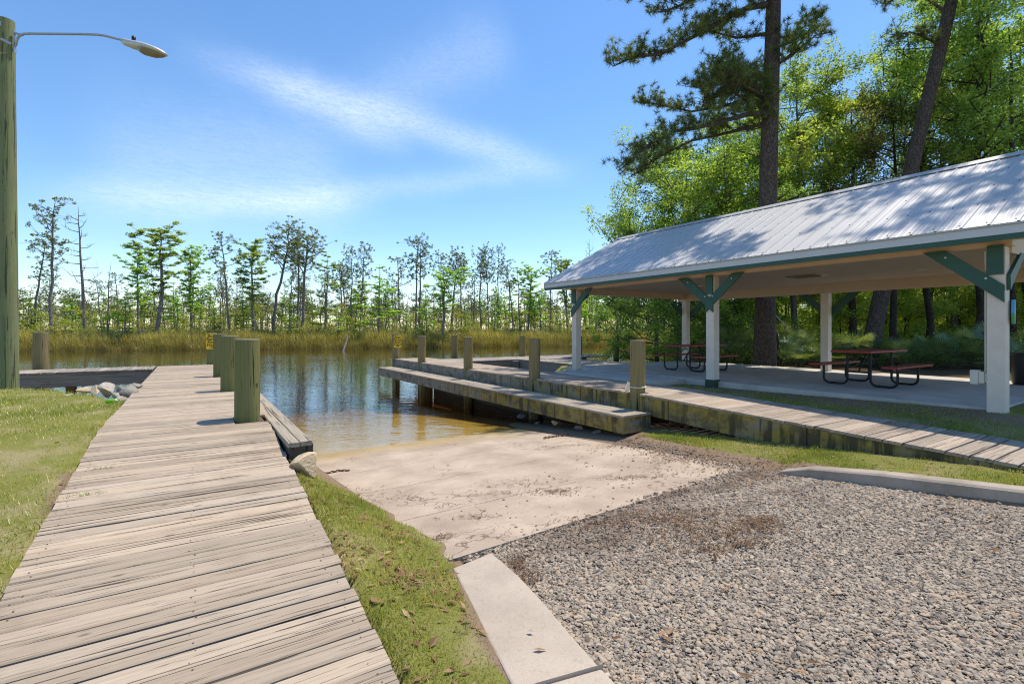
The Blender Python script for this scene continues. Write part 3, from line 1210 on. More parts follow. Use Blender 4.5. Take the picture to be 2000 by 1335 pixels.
def bulkhead():
    r = empty('timber_bulkhead', (1.0, 5.93, -.5), 'dark timber bulkhead end with two cap boards beside the boardwalk', 'retaining wall')
    off = Matrix.Translation(-r.location)

    def put(o):
        o.parent = r
        o.matrix_parent_inverse = off
    for (x0, x1, segs) in ((.885, 1.005, [(5.90, 7.42), (7.43, 10.2), (10.21, 12.6)]), (1.012, 1.135, [(5.90, 8.9), (8.91, 12.6)])):
        mb = MB()
        for (a, b) in segs:
            plank(mb, a, b, x0, x1, lambda x, y: -.042, th=.05, axis='Y', segs=8, rough=.002)
        put(mb.build('cap_board', M['cap']))
    mb = MB()
    for k in range(5):
        z1 = -.095 - k * .2
        mb.box(.90, 1.085, 5.94 + .004 * (k % 2), 12.5, z1 - .195, z1)
    mb.each('wall_board', M['darkbeam'], put=lambda o: put(bevel(o, .008)))
    mb = MB()
    mb.box(1.09, 1.15, 5.925, 5.985, -1.3, -.075)
    mb.box(1.09, 1.135, 8.2, 8.3, -1.6, -.095)
    mb.each('corner_post', M['darkbeam'], put=lambda o: put(bevel(o, .006)))


bulkhead()

GR = 'tan pilings along the front of the right dock'
rp = [(7.42, 6.92), (7.43, 10.46), (7.46, 14.18), (7.47, 18.05), (7.45, 20.9)]


def right_dock():
    zf = lambda x, y: float(rrampz(np.float64(y)))
    # level dock
    r = empty('boat_dock', (8.1, 13.8, -.04), 'weathered plank dock with a lower step along the right side of the boat ramp', 'dock')
    off = Matrix.Translation(-r.location)

    def put(o, p=r, of=None):
        o.parent = p
        o.matrix_parent_inverse = of or off
        return o
    mb = MB()
    deck_run(mb, 7.32, 8.86, 6.78, 20.85, zf, pitch=.165, holes=[(p[1] - .17, p[1] + .17, -2, p[0] + .165) for p in rp])
    put(mb.build('decking', M['plank_right']))
    mb = MB()
    mb.box(7.335, 7.38, 6.80, 20.80, -.42, -.082)
    put(mb.build('fascia_board', M['fascia']))
    mb = MB()
    mb.box(8.78, 8.83, 6.85, 20.78, -.36, -.082)
    mb.box(7.4, 8.77, 20.74, 20.79, -.36, -.084)
    for y in np.arange(8.5, 20, 2.4):
        mb.box(7.39, 8.77, y, y + .08, -.34, -.086)
    mb.each('joist', M['darkbeam'], put=put)
    mb = MB()
    for k in range(5):
        mb.box(7.60 + .004 * (k % 2), 7.65 + .004 * (k % 2), 6.9, 17.2, -.64 - .23 * k, -.425 - .23 * k)
    mb.each('light_block_board', M['darkbeam'], put=put)  # dark boards added under the deck to block light and keep it dark
    # step
    st = MB()
    x = 6.58
    for (x0, x1) in ((6.575, 6.80), (6.808, 7.04), (7.048, 7.325)):
        y = 6.48 + U(-.02, .02)
        while y < 20.5:
            y2 = min(y + U(3.2, 4.2), 20.62)
            plank(st, y, y2 - .006, x0, x1, lambda a, b: -.365, th=.04, axis='Y', segs=6, rough=.002)
            y = y2
    so_ = put(st.build('step', M['cap']))
    fb = MB()
    fb.box(6.60, 6.645, 6.50, 20.6, -.70, -.408)
    f = fb.build('step_face', M['step_face'])
    f.parent = so_
    fb = MB()
    fb.box(6.647, 7.33, 6.505, 6.55, -.70, -.409)
    f = fb.build('step_end', M['fascia'])
    f.parent = so_
    for (px, py) in ((6.86, 19.2), (7.05, 16.9)):
        mb = MB()
        mb.tube([(px, py, -2.7), (px, py, -.41)], .14, 16)
        f = mb.build('step_post', M['pile_tan'])
        f.parent = so_
    for (px, py) in ((8.5, 19.8), (7.5, 17.4)):
        mb = MB()
        mb.tube([(px, py, -2.7), (px, py, -.37)], .14, 16)
        put(mb.build('support_post', M['pile_tan']))
    # landward ramp
    r2 = empty('plank_ramp', (8.1, 3.5, -.15), 'plank ramp sloping down to the right from the dock, mossy dark-streaked side board', 'boardwalk')
    o2 = Matrix.Translation(-r2.location)
    mb = MB()
    deck_run(mb, 7.32, 8.86, -3, 6.77, zf, pitch=.205, jit=.018)
    put(mb.build('decking', M['plank_right']), r2, o2)
    mb = MB()
    z0, z1 = zf(0, -3), zf(0, 6.78)
    mb.hexa([(7.335, -3, z0 - .42), (7.38, -3, z0 - .42), (7.38, 6.79, z1 - .385), (7.335, 6.79, z1 - .385),
             (7.335, -3, z0 - .042), (7.38, -3, z0 - .042), (7.38, 6.79, z1 - .042), (7.335, 6.79, z1 - .042)])
    put(mb.build('fascia_board', M['fascia']), r2, o2)
    mb = MB()
    mb.bar((8.79, -3, z0 - .14), (8.79, 6.77, z1 - .14), .05, .18)
    mb.bar((8.05, -3, z0 - .14), (8.05, 6.77, z1 - .14), .05, .18)
    mb.each('joist', M['darkbeam'], put=lambda o: put(o, r2, o2))
    # walkway at the river end: along X, then back along Y to the slab
    r3 = empty('river_walkway', (11, 19, -.1), 'far plank walkway turning behind the pavilion at the river edge', 'boardwalk')
    o3 = Matrix.Translation(-r3.location)
    mb = MB()
    deck_run(mb, 18.1, 20.1, 8.88, 17.6, lambda x, y: -.085, axis='Y', pitch=.2)
    deck_run(mb, 11.9, 14.2, 12.75, 18.08, lambda x, y: -.07, pitch=.2)
    put(mb.build('decking', M['plank_cross']), r3, o3)
    mb = MB()
    mb.box(8.88, 11.88, 18.12, 18.17, -.48, -.128)
    mb.box(11.93, 11.98, 12.8, 18.1, -.5, -.115)
    mb.box(8.9, 17.6, 20.02, 20.07, -.4, -.128)
    mb.each('beam', M['beam'], put=lambda o: put(o, r3, o3))
    for (px, py) in ((11.75, 17.95), (12.2, 19.9), (15.5, 19.9)):
        mb = MB()
        mb.box(px - .11, px + .11, py - .11, py + .11, -2.7, -.13)
        put(bevel(mb.build('support_post', M['beam']), .01), r3, o3)


right_dock()
piling(*rp[0], .985, .148, -1.3, M['pile_tan'], 'nearest right dock piling, tied round its foot with white rope', GR)
piling(*rp[1], .97, .148, -1.6, M['pile_tan'], 'right dock piling second from the one tied with white rope', GR, .004)
piling(*rp[2], .96, .146, -2.4, M['pile_tan'], 'right dock piling third from the one tied with white rope', GR, -.005)
piling(*rp[3], .965, .150, -2.6, M['pile_tan'], 'right dock piling next to the one with the yellow sign', GR)
piling(*rp[4], 1.0, .148, -2.6, M['pile_tan'], 'right dock corner piling that carries the yellow sign', GR)
GB = 'pilings along the far walkway'
for (px, D, yt, r_, lab) in ((888, 23.2, 654.5, .15, 'leftmost slim piling along the far edge of the river walkway'),
                             (1020.5, 24.2, 655.5, .15, 'slim piling of the river walkway left of the white pavilion post'),
                             (1131, 25.0, 656.5, .15, 'dark piling half hidden behind the first white pavilion post'),
                             (1203.5, 25.6, 657, .15, 'dark piling of the river walkway right of the first white pavilion post')):
    p = atd(px, 650, D)
    zt = CH + (YH - yt) / FPX * D
    piling(p.x, p.y, zt, r_, -2.7, M['pile_tan'] if D < 24.5 else M['pile_green'], lab, GB)


# ---------------------------------------------------------------- signs
M['yellow'] = flat('sign_yellow', (.92, .62, .02), .45, 0, .06, 3)
M['ink'] = flat('sign_black', (.015, .015, .015), .5)
M['galv'] = flat('galvanised_steel', (.42, .43, .44), .42, .7, .15, 12)


def sign(pos, rz, label, size=(.33, .53)):
    r = empty('warning_sign', pos, label, 'sign', 'yellow boat ramp warning signs', rz)
    w, h = size
    mb = MB()                                  # rounded plate facing -Y
    pts = []
    rr = .03
    for cx, cz, a0 in ((w / 2 - rr, h / 2 - rr, 0), (-w / 2 + rr, h / 2 - rr, 90), (-w / 2 + rr, -h / 2 + rr, 180), (w / 2 - rr, -h / 2 + rr, 270)):
        for k in range(5):
            a = math.radians(a0 + 22.5 * k)
            pts.append(Vector((cx + rr * math.cos(a), 0, cz + rr * math.sin(a))))
    mb.prism(pts, (0, 0, 0), (0, .006, 0))
    mb.build('panel', M['yellow'], r)
    lines = ['Boat', 'Ramp', 'Ends', 'Here']
    for i, t in enumerate(lines):
        cu = bpy.data.curves.new('txt', 'FONT')
        cu.body = t
        cu.align_x = 'CENTER'
        cu.align_y = 'CENTER'
        cu.size = .142
        cu.extrude = .0015
        cu.offset = .0022
        tmp = bpy.data.objects.new('txt', cu)
        COL.objects.link(tmp)
        bpy.context.view_layer.update()
        me = bpy.data.meshes.new_from_object(tmp.evaluated_get(bpy.context.evaluated_depsgraph_get()))
        bpy.data.objects.remove(tmp)
        o = link('lettering', me, M['ink'], r)
        o.rotation_euler = (math.pi / 2, 0, 0)
        o.location = (0, -.004, h / 2 - .075 - i * .105)
    mb = MB()
    z = -h / 2 + .055
    mb.box(-.09, .03, -.004, -.001, z - .012, z + .012)
    mb.add([(.02, -.004, z - .035), (.095, -.004, z), (.02, -.004, z + .035), (.02, -.001, z - .035), (.095, -.001, z), (.02, -.001, z + .035)],
           [(0, 1, 2), (5, 4, 3), (0, 3, 4, 1), (1, 4, 5, 2), (2, 5, 3, 0)])
    mb.build('arrow', M['ink'], r)


sign((lp[3][0] + .0, lp[3][1] - .175, .80), math.radians(2), 'yellow boat ramp warning sign half hidden behind the left boardwalk pilings')
sign((rp[4][0] + .02, rp[4][1] - .17, .70), math.radians(-14), 'yellow boat ramp warning sign fully in view on the right dock corner piling', (.32, .52))


def rope():
    mb = MB()
    x, y = rp[0]
    mb.tube([(x + .158 * math.cos(a), y + .158 * math.sin(a), .085 + .012 * math.sin(a + 1)) for a in np.linspace(0, 2 * math.pi, 30)], .009, 8, caps=False)
    tag(mb.build('rope', flat('white_rope', (.72, .70, .64), .8)), 'thin white rope tied round the foot of the nearest right dock piling', 'rope')
    mb = MB()
    p = Vector((7.36, 7.12, -.03))
    mb.bar(p + Vector((-.02, .02, 0)), p + Vector((.10, .06, .16)), .10, .02, up=(0, -1, .4))
    tag(bevel(mb.build('broken_board', flat('bleached_wood', (.55, .52, .48), .8)), .003), 'pale scrap of broken board leaning against the rope-tied piling', 'board')


rope()

# ---------------------------------------------------------------- lamp post


def lamp_post():
    base = atd(13, 756, 10.8)
    base.z = H(base.x, base.y) - .3
    r = empty('street_lamp', base, 'wooden lamp post with a long steel arm at the left edge', 'lamp post')
    top = CH + (YH - 40) / FPX * 10.8
    h = top - base.z
    Rv = Vector((RX, RY, 0))
    Fv = Vector((FX, FY, 0))
    mb = MB()
    n = 14
    mb.tube([(Rv * (-.03 * i / n) + Vector((0, 0, h * i / n))) for i in range(n + 1)], [.205 - .05 * i / n for i in range(n + 1)], 26, jitter=.012)
    mb.build('pole', M['pole'], r)
    ax = Rv * -.03
    zb = CH + (YH - 67) / FPX * 10.8 - base.z
    s = 10.8 / FPX

    def P(px, py, f=0.0):
        return Rv * ((px - 13) * s) + Fv * f + Vector((0, 0, CH + (YH - py) * s - base.z))
    mb = MB()
    mb.tube([P(27, 92), P(31, 88), P(33.5, 78), P(37, 71), P(46, 66.5), P(60, 66), P(110, 66.5), P(160, 67), P(190, 68), P(205, 70), P(222, 74.5), P(243, 79.5)],
            [.024] * 12, 12)
    mb.bar(P(29, 65), P(46, 69), .03, .035)
    mb.build('arm', M['galv'], r)
    mb = MB()
    mb.bar(P(16, 84, -.16), P(34, 93, -.14), .012, .05, up=(0, 0, 1))
    mb.bar(P(29, 60, -.0), P(29.5, 104, .0), .05, .012)
    mb.each('bracket', M['galv'], r)
    mb = MB()
    random.seed(3)
    c = P(1, 52, -.2)
    for k in range(5):
        mb.tube([c + Vector((U(-.05, .1), U(-.03, .03), .05 - k * .03)), P(4 + k, 60 + 6 * k, -.2), P(6 + 2 * k, 75, -.2), P(8 + 1.5 * k, 90 + 4 * k, -.19), P(13, 112 - 3 * k, -.17)], .008, 6)
    mb.tube([P(12, 108, -.175), P(17, 113, -.165), P(24, 110, -.13)], .006, 6)
    mb.build('wire', flat('old_wire', (.38, .36, .31), .6), r)
    mb = MB()
    mb.tube([P(1, 47, -.22), P(4, 62, -.2)], [.05, .055], 12)
    mb.box(-.05, .05, -.03, .03, 0, .1, Matrix.Translation(P(12, 60, -.17)))
    mb.build('connector', M['galv'], r)
    # cobra head: lofted along the arm, drooping
    a, b = P(240, 80), P(326, 107)
    ax_ = (b - a).normalized()
    side = Fv
    up = side.cross(ax_) * -1
    if up.z < 0:
        up = -up
    L = (b - a).length

    def loft(prof, seg=20, only=None):
        vs, fs = [], []
        for (t, wv, hu, hd) in prof:
            for k in range(seg):
                th = 2 * math.pi * k / seg
                cc, ss = math.cos(th), math.sin(th)
                vs.append(a + ax_ * (t * L) + side * (cc * wv) + up * (ss * (hu if ss > 0 else hd)))
        for i in range(len(prof) - 1):
            for k in range(seg):
                k2 = (k + 1) % seg
                fs.append((i * seg + k, i * seg + k2, (i + 1) * seg + k2, (i + 1) * seg + k))
        fs += [tuple(range(seg - 1, -1, -1)), tuple(range((len(prof) - 1) * seg, len(prof) * seg))]
        return vs, fs
    mb = MB()
    mb.add(*loft([(0, .055, .05, .06), (.06, .075, .06, .085), (.25, .11, .07, .10), (.42, .15, .08, .10), (.6, .18, .085, .06), (.8, .17, .07, .05), (.93, .11, .045, .04), (1, .03, .015, .02)]), smoothf=True)
    hd = mb.build('lamp_head', flat('lamp_grey', (.55, .55, .53), .45, .3), r)
    mb = MB()
    mb.add(*loft([(.36, .02, .0, .10), (.42, .12, 0, .135), (.55, .155, 0, .155), (.75, .15, 0, .14), (.9, .10, 0, .09), (.97, .03, 0, .045)]), smoothf=True)
    lens = mb.build('lens', flat('lamp_lens', (.23, .20, .14), .2, 0, .3, 14), r)
    lens.parent = hd
    mb = MB()
    c = a + ax_ * (.23 * L) + up * .05
    mb.tube([c, c + Vector((0, 0, .06)), c + Vector((0, 0, .11)), c + Vector((0, 0, .125))], [.035, .04, .038, .02], 14)
    pc = mb.build('photocell', M['black_metal'], r)
    pc.parent = hd


lamp_post()

# ---------------------------------------------------------------- pavilion
M['metal_roof'] = flat('roof_metal', (.47, .455, .44), .42, .12, .07, 1.5, 0, .5)
M['fascia_white'] = flat('fascia_white', (.50, .52, .53), .5, 0, .06, 3)
M['green_paint'] = flat('green_paint', (.022, .085, .062), .5, 0, .18, 5)
M['tan_paint'] = flat('tan_paint', (.62, .46, .31), .6, 0, .08, 3)
M['cream_paint'] = flat('cream_paint', (.70, .61, .51), .65, 0, .14, 5, .002)
M['screw'] = flat('screw_dark', (.10, .09, .09), .5, .5)


def ceiling_mat():
    m, nt, b = newmat('plank_ceiling')
    co = geopos(nt)
    x, y, z = sep(nt, co)
    fr = mth(nt, 'FRACT', mth(nt, 'MULTIPLY', x, 1 / .09))
    g = smooth(nt, mth(nt, 'ABSOLUTE', mth(nt, 'SUBTRACT', fr, .5)), .38, .47, 0, 1)
    c = mixc(nt, noise(nt, co, 2.5, 5), (.46, .37, .285), (.58, .47, .365))
    c = mixc(nt, mth(nt, 'MULTIPLY', g, .75), c, (.14, .11, .085))
    nt.links.new(c, b.inputs['Base Color'])
    b.inputs['Roughness'].default_value = .6
    bump(nt, b, mth(nt, 'SUBTRACT', 1.0, g), .8, .006)
    return m


def pavilion():
    r = empty('pavilion', (12.9, 7.2, 0), 'open picnic pavilion with pale ribbed metal roof and green braced posts', 'pavilion')
    off = Matrix.Translation(-r.location)

    def put(o, p=None):
        o.parent = p or r
        o.matrix_parent_inverse = off if p is None else Matrix.Identity(4)
        return o
    XE, XB, XR = 9.60, 16.20, 12.90            # front eave, back eave, ridge
    Y0, Y1 = 1.55, 12.95
    ZE, ZR = 2.715, 4.47
    # roof: two ribbed sheets
    mb = MB()
    pitch = .305
    ny = int((Y1 - Y0) / pitch)
    ys, zs = [], []
    for i in range(ny + 1):
        y = Y1 - i * pitch
        for dy, dz in ((.020, 0), (.010, .015), (-.010, .015), (-.020, 0)):
            ys.append(y + dy)
            zs.append(dz)
        for k in (.33, .66):
            for dy, dz in ((.010, 0), (0, .0025), (-.010, 0)):
                ys.append(y - pitch * k + dy)
                zs.append(dz)
    ys[0] = Y1 + .025
    for (xa, xb) in ((XE - .04, XR), (XB + .04, XR)):
        za = ZE - .02
        nseg = 4
        vs, fs = [], []
        for j in range(nseg + 1):
            t = j / nseg
            for y, z in zip(ys, zs):
                vs.append((xa + (xb - xa) * t, y, za + (ZR - za) * t + z))
        n = len(ys)
        for j in range(nseg):
            for i in range(n - 1):
                f = (j * n + i, j * n + i + 1, (j + 1) * n + i + 1, (j + 1) * n + i)
                fs.append(f if xa < xb else tuple(reversed(f)))
        mb.add(vs, fs)
        # underside
        d = -.03
        q = [(xa, Y0, za + d), (xa, Y1, za + d), (xb, Y1, ZR + d), (xb, Y0, ZR + d)]
        mb.add(q, [(0, 1, 2, 3)])
    roof = put(mb.build('roof', M['metal_roof']))
    mb = MB()
    s = (ZR - ZE) / (XR - XE)
    mb.prism([Vector((-.16, 0, -.16 * s + .030)), Vector((0, 0, .045)), Vector((.16, 0, -.16 * s + .030)), Vector((.155, 0, -.16 * s + .022)), Vector((0, 0, .03)), Vector((-.155, 0, -.16 * s + .022))],
             (XR, Y0 - .02, ZR), (XR, Y1 + .04, ZR))
    rc = mb.build('ridge_cap', flat('ridge_metal', (.42, .42, .42), .45, .2))
    rc.parent = roof
    mb = MB()
    for i in range(ny + 1):
        y = Y1 - i * pitch + .045
        for t in (.02, .27, .52, .77, .97):
            x = XE + (XR - XE) * t
            z = ZE + (ZR - ZE) * t + .002
            q = .0085
            mb.box(-q, q, -q, q, 0, .008, Matrix.Translation((x, y, z)) @ Matrix.Rotation(-math.atan(s), 4, 'Y'))
    sc = mb.build('roof_screws', M['screw'])
    sc.parent = roof
    sc['kind'] = 'stuff'
    # fascia and green trim
    for nm, mat, z0, z1, t in (('fascia', M['fascia_white'], 2.545, 2.70, .0), ('trim', M['green_paint'], 2.470, 2.5425, .012)):
        mb = MB()
        mb.box(XE - .02 + t, XE + .02 + t, Y0, Y1, z0, z1)
        mb.box(XB - .02 - t, XB + .02 - t, Y0, Y1, z0, z1)
        mb.each(nm, mat, put=put)
    mb = MB()                                   # rake boards on both gables
    for y in (Y0 - .03, Y1 - .01):
        for (xa, sg) in ((XE - .02, 1), (XB + .02, -1)):
            mb.hexa([(xa, y, ZE - .2), (XR, y, ZR - .2), (XR, y + .03, ZR - .2), (xa, y + .03, ZE - .2),
                     (xa, y, ZE - .032), (XR, y, ZR - .035), (XR, y + .03, ZR - .035), (xa, y + .03, ZE - .032)] if sg > 0 else
                    [(XR, y, ZR - .2), (xa, y, ZE - .2), (xa, y + .03, ZE - .2), (XR, y + .03, ZR - .2),
                     (XR, y, ZR - .035), (xa, y, ZE - .032), (xa, y + .03, ZE - .032), (XR, y + .03, ZR - .035)])
    mb.each('rake_board', M['fascia_white'], put=put)
    mb = MB()                                   # gable walls
    for y, ysg in ((2.30, 1), (12.24, 1)):
        mb.add([(10.2, y, 2.6), (15.65, y, 2.6), (XR, y, 2.6 + (XR - 10.2) * s), (10.2, y + .03, 2.6), (15.65, y + .03, 2.6), (XR, y + .03, 2.6 + (XR - 10.2) * s)],
               [(0, 1, 2), (5, 4, 3), (0, 3, 4, 1), (1, 4, 5, 2), (2, 5, 3, 0)])
    mb.each('gable_wall', M['tan_paint'], put=put)
    # beams, soffit, ceiling
    mb = MB()
    mb.box(10.17, 10.34, 2.16, 12.36, 2.452, 2.62)
    mb.box(15.50, 15.67, 2.16, 12.36, 2.27, 2.62)
    mb.box(10.345, 15.495, 12.16, 12.33, 2.34, 2.6)
    mb.box(10.345, 15.495, 2.2, 2.37, 2.36, 2.6)
    mb.each('beam', M['tan_paint'], put=put)
    mb = MB()
    mb.box(XE + .035, 10.168, Y0, Y1, 2.522, 2.534)
    mb.box(15.672, XB - .035, Y0, Y1, 2.522, 2.534)
    mb.each('soffit', M['tan_paint'], put=put)
    mb = MB()
    mb.box(10.342, 15.498, 2.372, 12.158, 2.55, 2.57)
    put(mb.build('ceiling', ceiling_mat()))
    mb = MB()
    mb.box(12.6, 13.2, 6.2, 6.8, 2.525, 2.548)
    put(mb.build('ceiling_hatch', flat('hatch_brown', (.22, .15, .09), .7)))
    mb = MB()
    lc = flat('light_cover', (.6, .56, .5), .4)
    for (x, y) in ((13.5, 4.3), (12.9, 6.0), (12.9, 9.5)):
        mb = MB()
        mb.tube([(x, y, 2.51), (x, y, 2.548)], .10, 16)
        put(mb.build('ceiling_light', lc))
    # slab, with the apron that joins the dock
    mb = MB()
    mb.box(10.30, 16.25, 2.36, 12.72, -.5, 0)
    put(bevel(mb.build('slab', M['slab']), .012))
    mb = MB()
    mb.box(8.875, 10.29, 8.02, 11.5, -.4, -.012)
    mb.box(10.29, 11.88, 11.0, 12.7, -.4, -.014) if False else None
    put(bevel(mb.build('apron', M['slab']), .01))
    # posts
    W = .21
    g = M['green_paint']
    k = 0
    for xi, x0 in ((0, 10.15), (1, 15.48)):
        for yi, y0 in enumerate((2.23, 7.13, 12.03)):
            zt = 2.45 if xi == 0 else 2.268
            mb = MB()
            mb.box(x0, x0 + W, y0, y0 + W, -.35 if xi == 0 else 0, zt)
            p = put(bevel(mb.build('post', M['cream_paint']), .008))
            cx, cy = x0 + W / 2, y0 + W / 2
            sgx = 1 if xi == 0 else -1
            zb = zt - .66
            xf = x0 - .02 if xi == 0 else x0 + W + .02      # outer face, where the boards are planted
            # block
            mb = MB()
            mb.box(min(xf, xf), xf + .0, 0, 0, 0, 0) if False else None
            xa, xb_ = (x0 - .04, x0 - .003) if xi == 0 else (x0 + W + .003, x0 + W + .04)
            mb.box(xa, xb_, y0 + .012, y0 + W - .012, zt - .42, zt + (.02 if xi == 0 else .0))
            for dy in ((1,) if yi == 0 else (-1,) if yi == 2 else (-1, 1)):
                ya, yb = cy + dy * .03, cy + dy * .72
                za, zb2 = zt - .60, zt + .005
                wv = .19
                n_ = Vector((0, yb - ya, zb2 - za)).normalized()
                o_ = Vector((0, -n_.z * dy, n_.y * dy)) * wv / 2 * dy
                if o_.z < 0:
                    o_ = -o_
                xq0, xq1 = (xa - .006 * (dy > 0), xb_) if xi == 0 else (xa, xb_ + .006 * (dy > 0))
                lowa = Vector((0, ya, za)) - o_
                lowb = Vector((0, yb, zb2)) - o_
                hia = Vector((0, ya, za)) + o_
                # cut: lower end plumb at the post edge, upper end level at the beam
                sl = (zb2 - za) / (yb - ya)
                yl = cy - dy * .10
                zlo = lambda yy: lowa.z + (yy - lowa.y) * sl
                zhi = lambda yy: hia.z + (yy - hia.y) * sl
                ztop = zt + .012
                yLo = lowa.y + (ztop - lowa.z) / sl
                yHi = hia.y + (ztop - hia.z) / sl
                poly = [(yl, zlo(yl)), (yLo, ztop), (yHi, ztop), (yl, zhi(yl))]
                if dy < 0:
                    poly = poly[::-1]
                mb.prism([Vector((0, a, b)) for a, b in poly], (xq0, 0, 0), (xq1, 0, 0))
            br = put(mb.build('brace', g))
            if xi == 0:
                bo = MB()
                for dy in ((1,) if yi == 0 else (-1,) if yi == 2 else (-1, 1)):
                    for (q, zz) in ((.10, zt - .47), (.58, zt - .10)):
                        bo.tube([(xa - .012, cy + dy * q, zz), (xa - .004, cy + dy * q, zz)], .016, 8)
                b2 = bo.each('bolt_head', M['galv'])
                for o in b2:
                    o.parent = br
            if yi != 1:                                     # braces along the gable beam
                mb = MB()
                yy = y0 - .003 if yi == 0 else y0 + W + .003
                y2 = yy - .045 if yi == 0 else yy + .045
                xs_, xe_ = cx - sgx * .06, cx + sgx * .72
                poly = [(xs_, zt - .66), (xe_, zt - .06), (xe_ - sgx * .2, zt - .06), (xs_, zt - .43)]
                if sgx < 0:
                    poly = poly[::-1]
                mb.prism([Vector((a, 0, b)) for a, b in poly], (0, min(yy, y2), 0), (0, max(yy, y2), 0))
                put(mb.build('brace', g))
            if xi == 0 and yi == 1:
                mb = MB()
                mb.box(x0 - .012, x0 + W + .012, y0 - .012, y0 + W + .012, -.3, .045)
                put(mb.build('post_base', flat('mossy_green', (.04, .075, .045), .8, 0, .4, 14)))
            if xi == 0 and yi == 0:
                mb = MB()
                mb.box(x0 + .03, x0 + .13, y0 + W + .03, y0 + W + .10, .38, .56)
                mb.box(x0 + .02, x0 + .15, y0 + W + .10, y0 + W + .20, .36, .58)
                mb.box(x0 + .04, x0 + .08, y0 + W + .003, y0 + W + .03, .40, .54)
                mb.tube([(x0 + .08, y0 + W + .03, .56), (x0 + .08, y0 + W + .03, 2.4)], .012, 8)
                put(bevel(mb.build('outlet_box', flat('outlet_ivory', (.62, .58, .48), .4)), .008))


pavilion()


def pouch():
    # blue and green slip hung on the right face of the nearest post
    r = empty('hanging_tag', (10.30, 2.20, 1.45), 'small blue and green tag hung on the nearest pavilion post', 'tag')
    mb = MB()

    def half(z0, z1, w0, w1, n=6):
        vs, fs = [], []
        for i in range(n + 1):
            t = i / n
            w = (w0 + (w1 - w0) * t)
            z = z0 + (z1 - z0) * t
            for k in range(9):
                th = math.pi * k / 8
                vs.append((.035 - w * math.cos(th), -.004 - .035 * math.sin(th), z))
        for i in range(n):
            for k in range(8):
                fs.append((i * 9 + k, i * 9 + k + 1, (i + 1) * 9 + k + 1, (i + 1) * 9 + k))
        return vs, fs
    mb.add(*half(.20, .0, .045, .062), smoothf=True)
    mb.build('upper_half', flat('tag_blue', (.05, .30, .55), .4), r)
    mb = MB()
    mb.add(*half(-.002, -.16, .062, .040), smoothf=True)
    mb.build('lower_half', flat('tag_green', (.05, .28, .08), .4), r)


pouch()


# ---------------------------------------------------------------- picnic tables, bin
def perforated(name, col):
    m, nt, b = newmat(name)
    co = objco(nt)
    vo = nt.nodes.new('ShaderNodeTexVoronoi')
    vo.inputs['Scale'].default_value = 45
    vo.inputs['Randomness'].default_value = 0
    nt.links.new(mapping(nt, co, (1, 1, 0)), vo.inputs['Vector'])
    f = smooth(nt, vo.outputs['Distance'], .22, .30, 1, 0)
    c = mixc(nt, noise(nt, co, 4, 5), tuple(x * .75 for x in col), col)
    c = mixc(nt, mth(nt, 'MULTIPLY', f, .75), c, (.03, .01, .01))
    nt.links.new(c, b.inputs['Base Color'])
    b.inputs['Roughness'].default_value = .45
    return m


M['red'] = perforated('red_coated_mesh', (.30, .032, .025))
M['red_edge'] = flat('red_rim', (.34, .03, .026), .4)


def picnic_table(cx, cy, label):
    r = empty('picnic_table', (cx, cy, 0), label, 'picnic table', 'red picnic tables under the pavilion')
    L = 1.83

    def top(nm, y0, y1, z):
        mb = MB()
        mb.box(-L / 2 + .02, L / 2 - .02, y0 + .02, y1 - .02, z - .012, z - .002)
        o = mb.build(nm, M['red'], r)
        mb = MB()
        t = .016
        for (a, b, c, d) in ((-L / 2, L / 2, y0, y0 + .022), (-L / 2, L / 2, y1 - .022, y1), (-L / 2, -L / 2 + .022, y0 + .0222, y1 - .0222), (L / 2 - .022, L / 2, y0 + .0222, y1 - .0222)):
            mb.box(a, b, c, d, z - .042, z)
        e = bevel(mb.build('rim', M['red_edge']), .006)
        e.parent = o
    top('tabletop', -.38, .38, .76)
    top('bench', -.84, -.56, .46)
    top('bench', .56, .84, .46)
    for x in (-.52, .52):
        for s in (-1, 1):                       # each leg: bench post, floor run, table post in one bent pipe
            mb = MB()
            pts = [(x, s * .70, .43), (x, s * .70, .20)]
            for a in np.linspace(0, math.pi / 2, 6):
                pts.append((x, s * (.70 - .12 + .12 * math.cos(a)), .145 - .12 * math.sin(a)))
            for a in np.linspace(0, math.pi / 2, 6):
                pts.append((x, s * (.34 + .0 - .12 * math.sin(a) + .0), .025 + .12 * (1 - math.cos(a))))
            pts += [(x, s * .22, .3), (x, s * .22, .73)]
            mb.tube(pts, .024, 10)
            mb.build('leg', M['black_metal'], r)
        mb = MB()
        mb.bar((x, -.22, .30), (x, .22, .30), .035, .045)
        mb.bar((x, -.36, .725), (x, .36, .725), .035, .04)
        mb.each('cross_bar', M['black_metal'], r)
        mb = MB()
        mb.tube([(x, 0, .31), (x * .25, 0, .72)], .016, 8)
        mb.build('brace', M['black_metal'], r)


picnic_table(12.55, 4.93, 'red topped metal picnic table nearest the viewer, between back post and near post')
picnic_table(12.62, 9.50, 'red topped metal picnic table near the water, partly behind the middle post')


def bin_():
    c = Vector((15.35, 3.0, 0))
    r = empty('rubbish_bin', c, 'black round rubbish bin standing behind the nearest pavilion post', 'bin')
    mb = MB()
    mb.tube([(0, 0, .01), (0, 0, .05), (0, 0, .4), (0, 0, .66)], [.25, .27, .29, .305], 28)
    mb.build('body', flat('bin_black', (.018, .018, .02), .45), r)
    mb = MB()
    mb.tube([(0, 0, .655), (0, 0, .66), (0, 0, .70), (0, 0, .705)], [.30, .325, .325, .31], 28)
    mb.build('rim', flat('bin_rim', (.03, .03, .032), .4), r)


bin_()


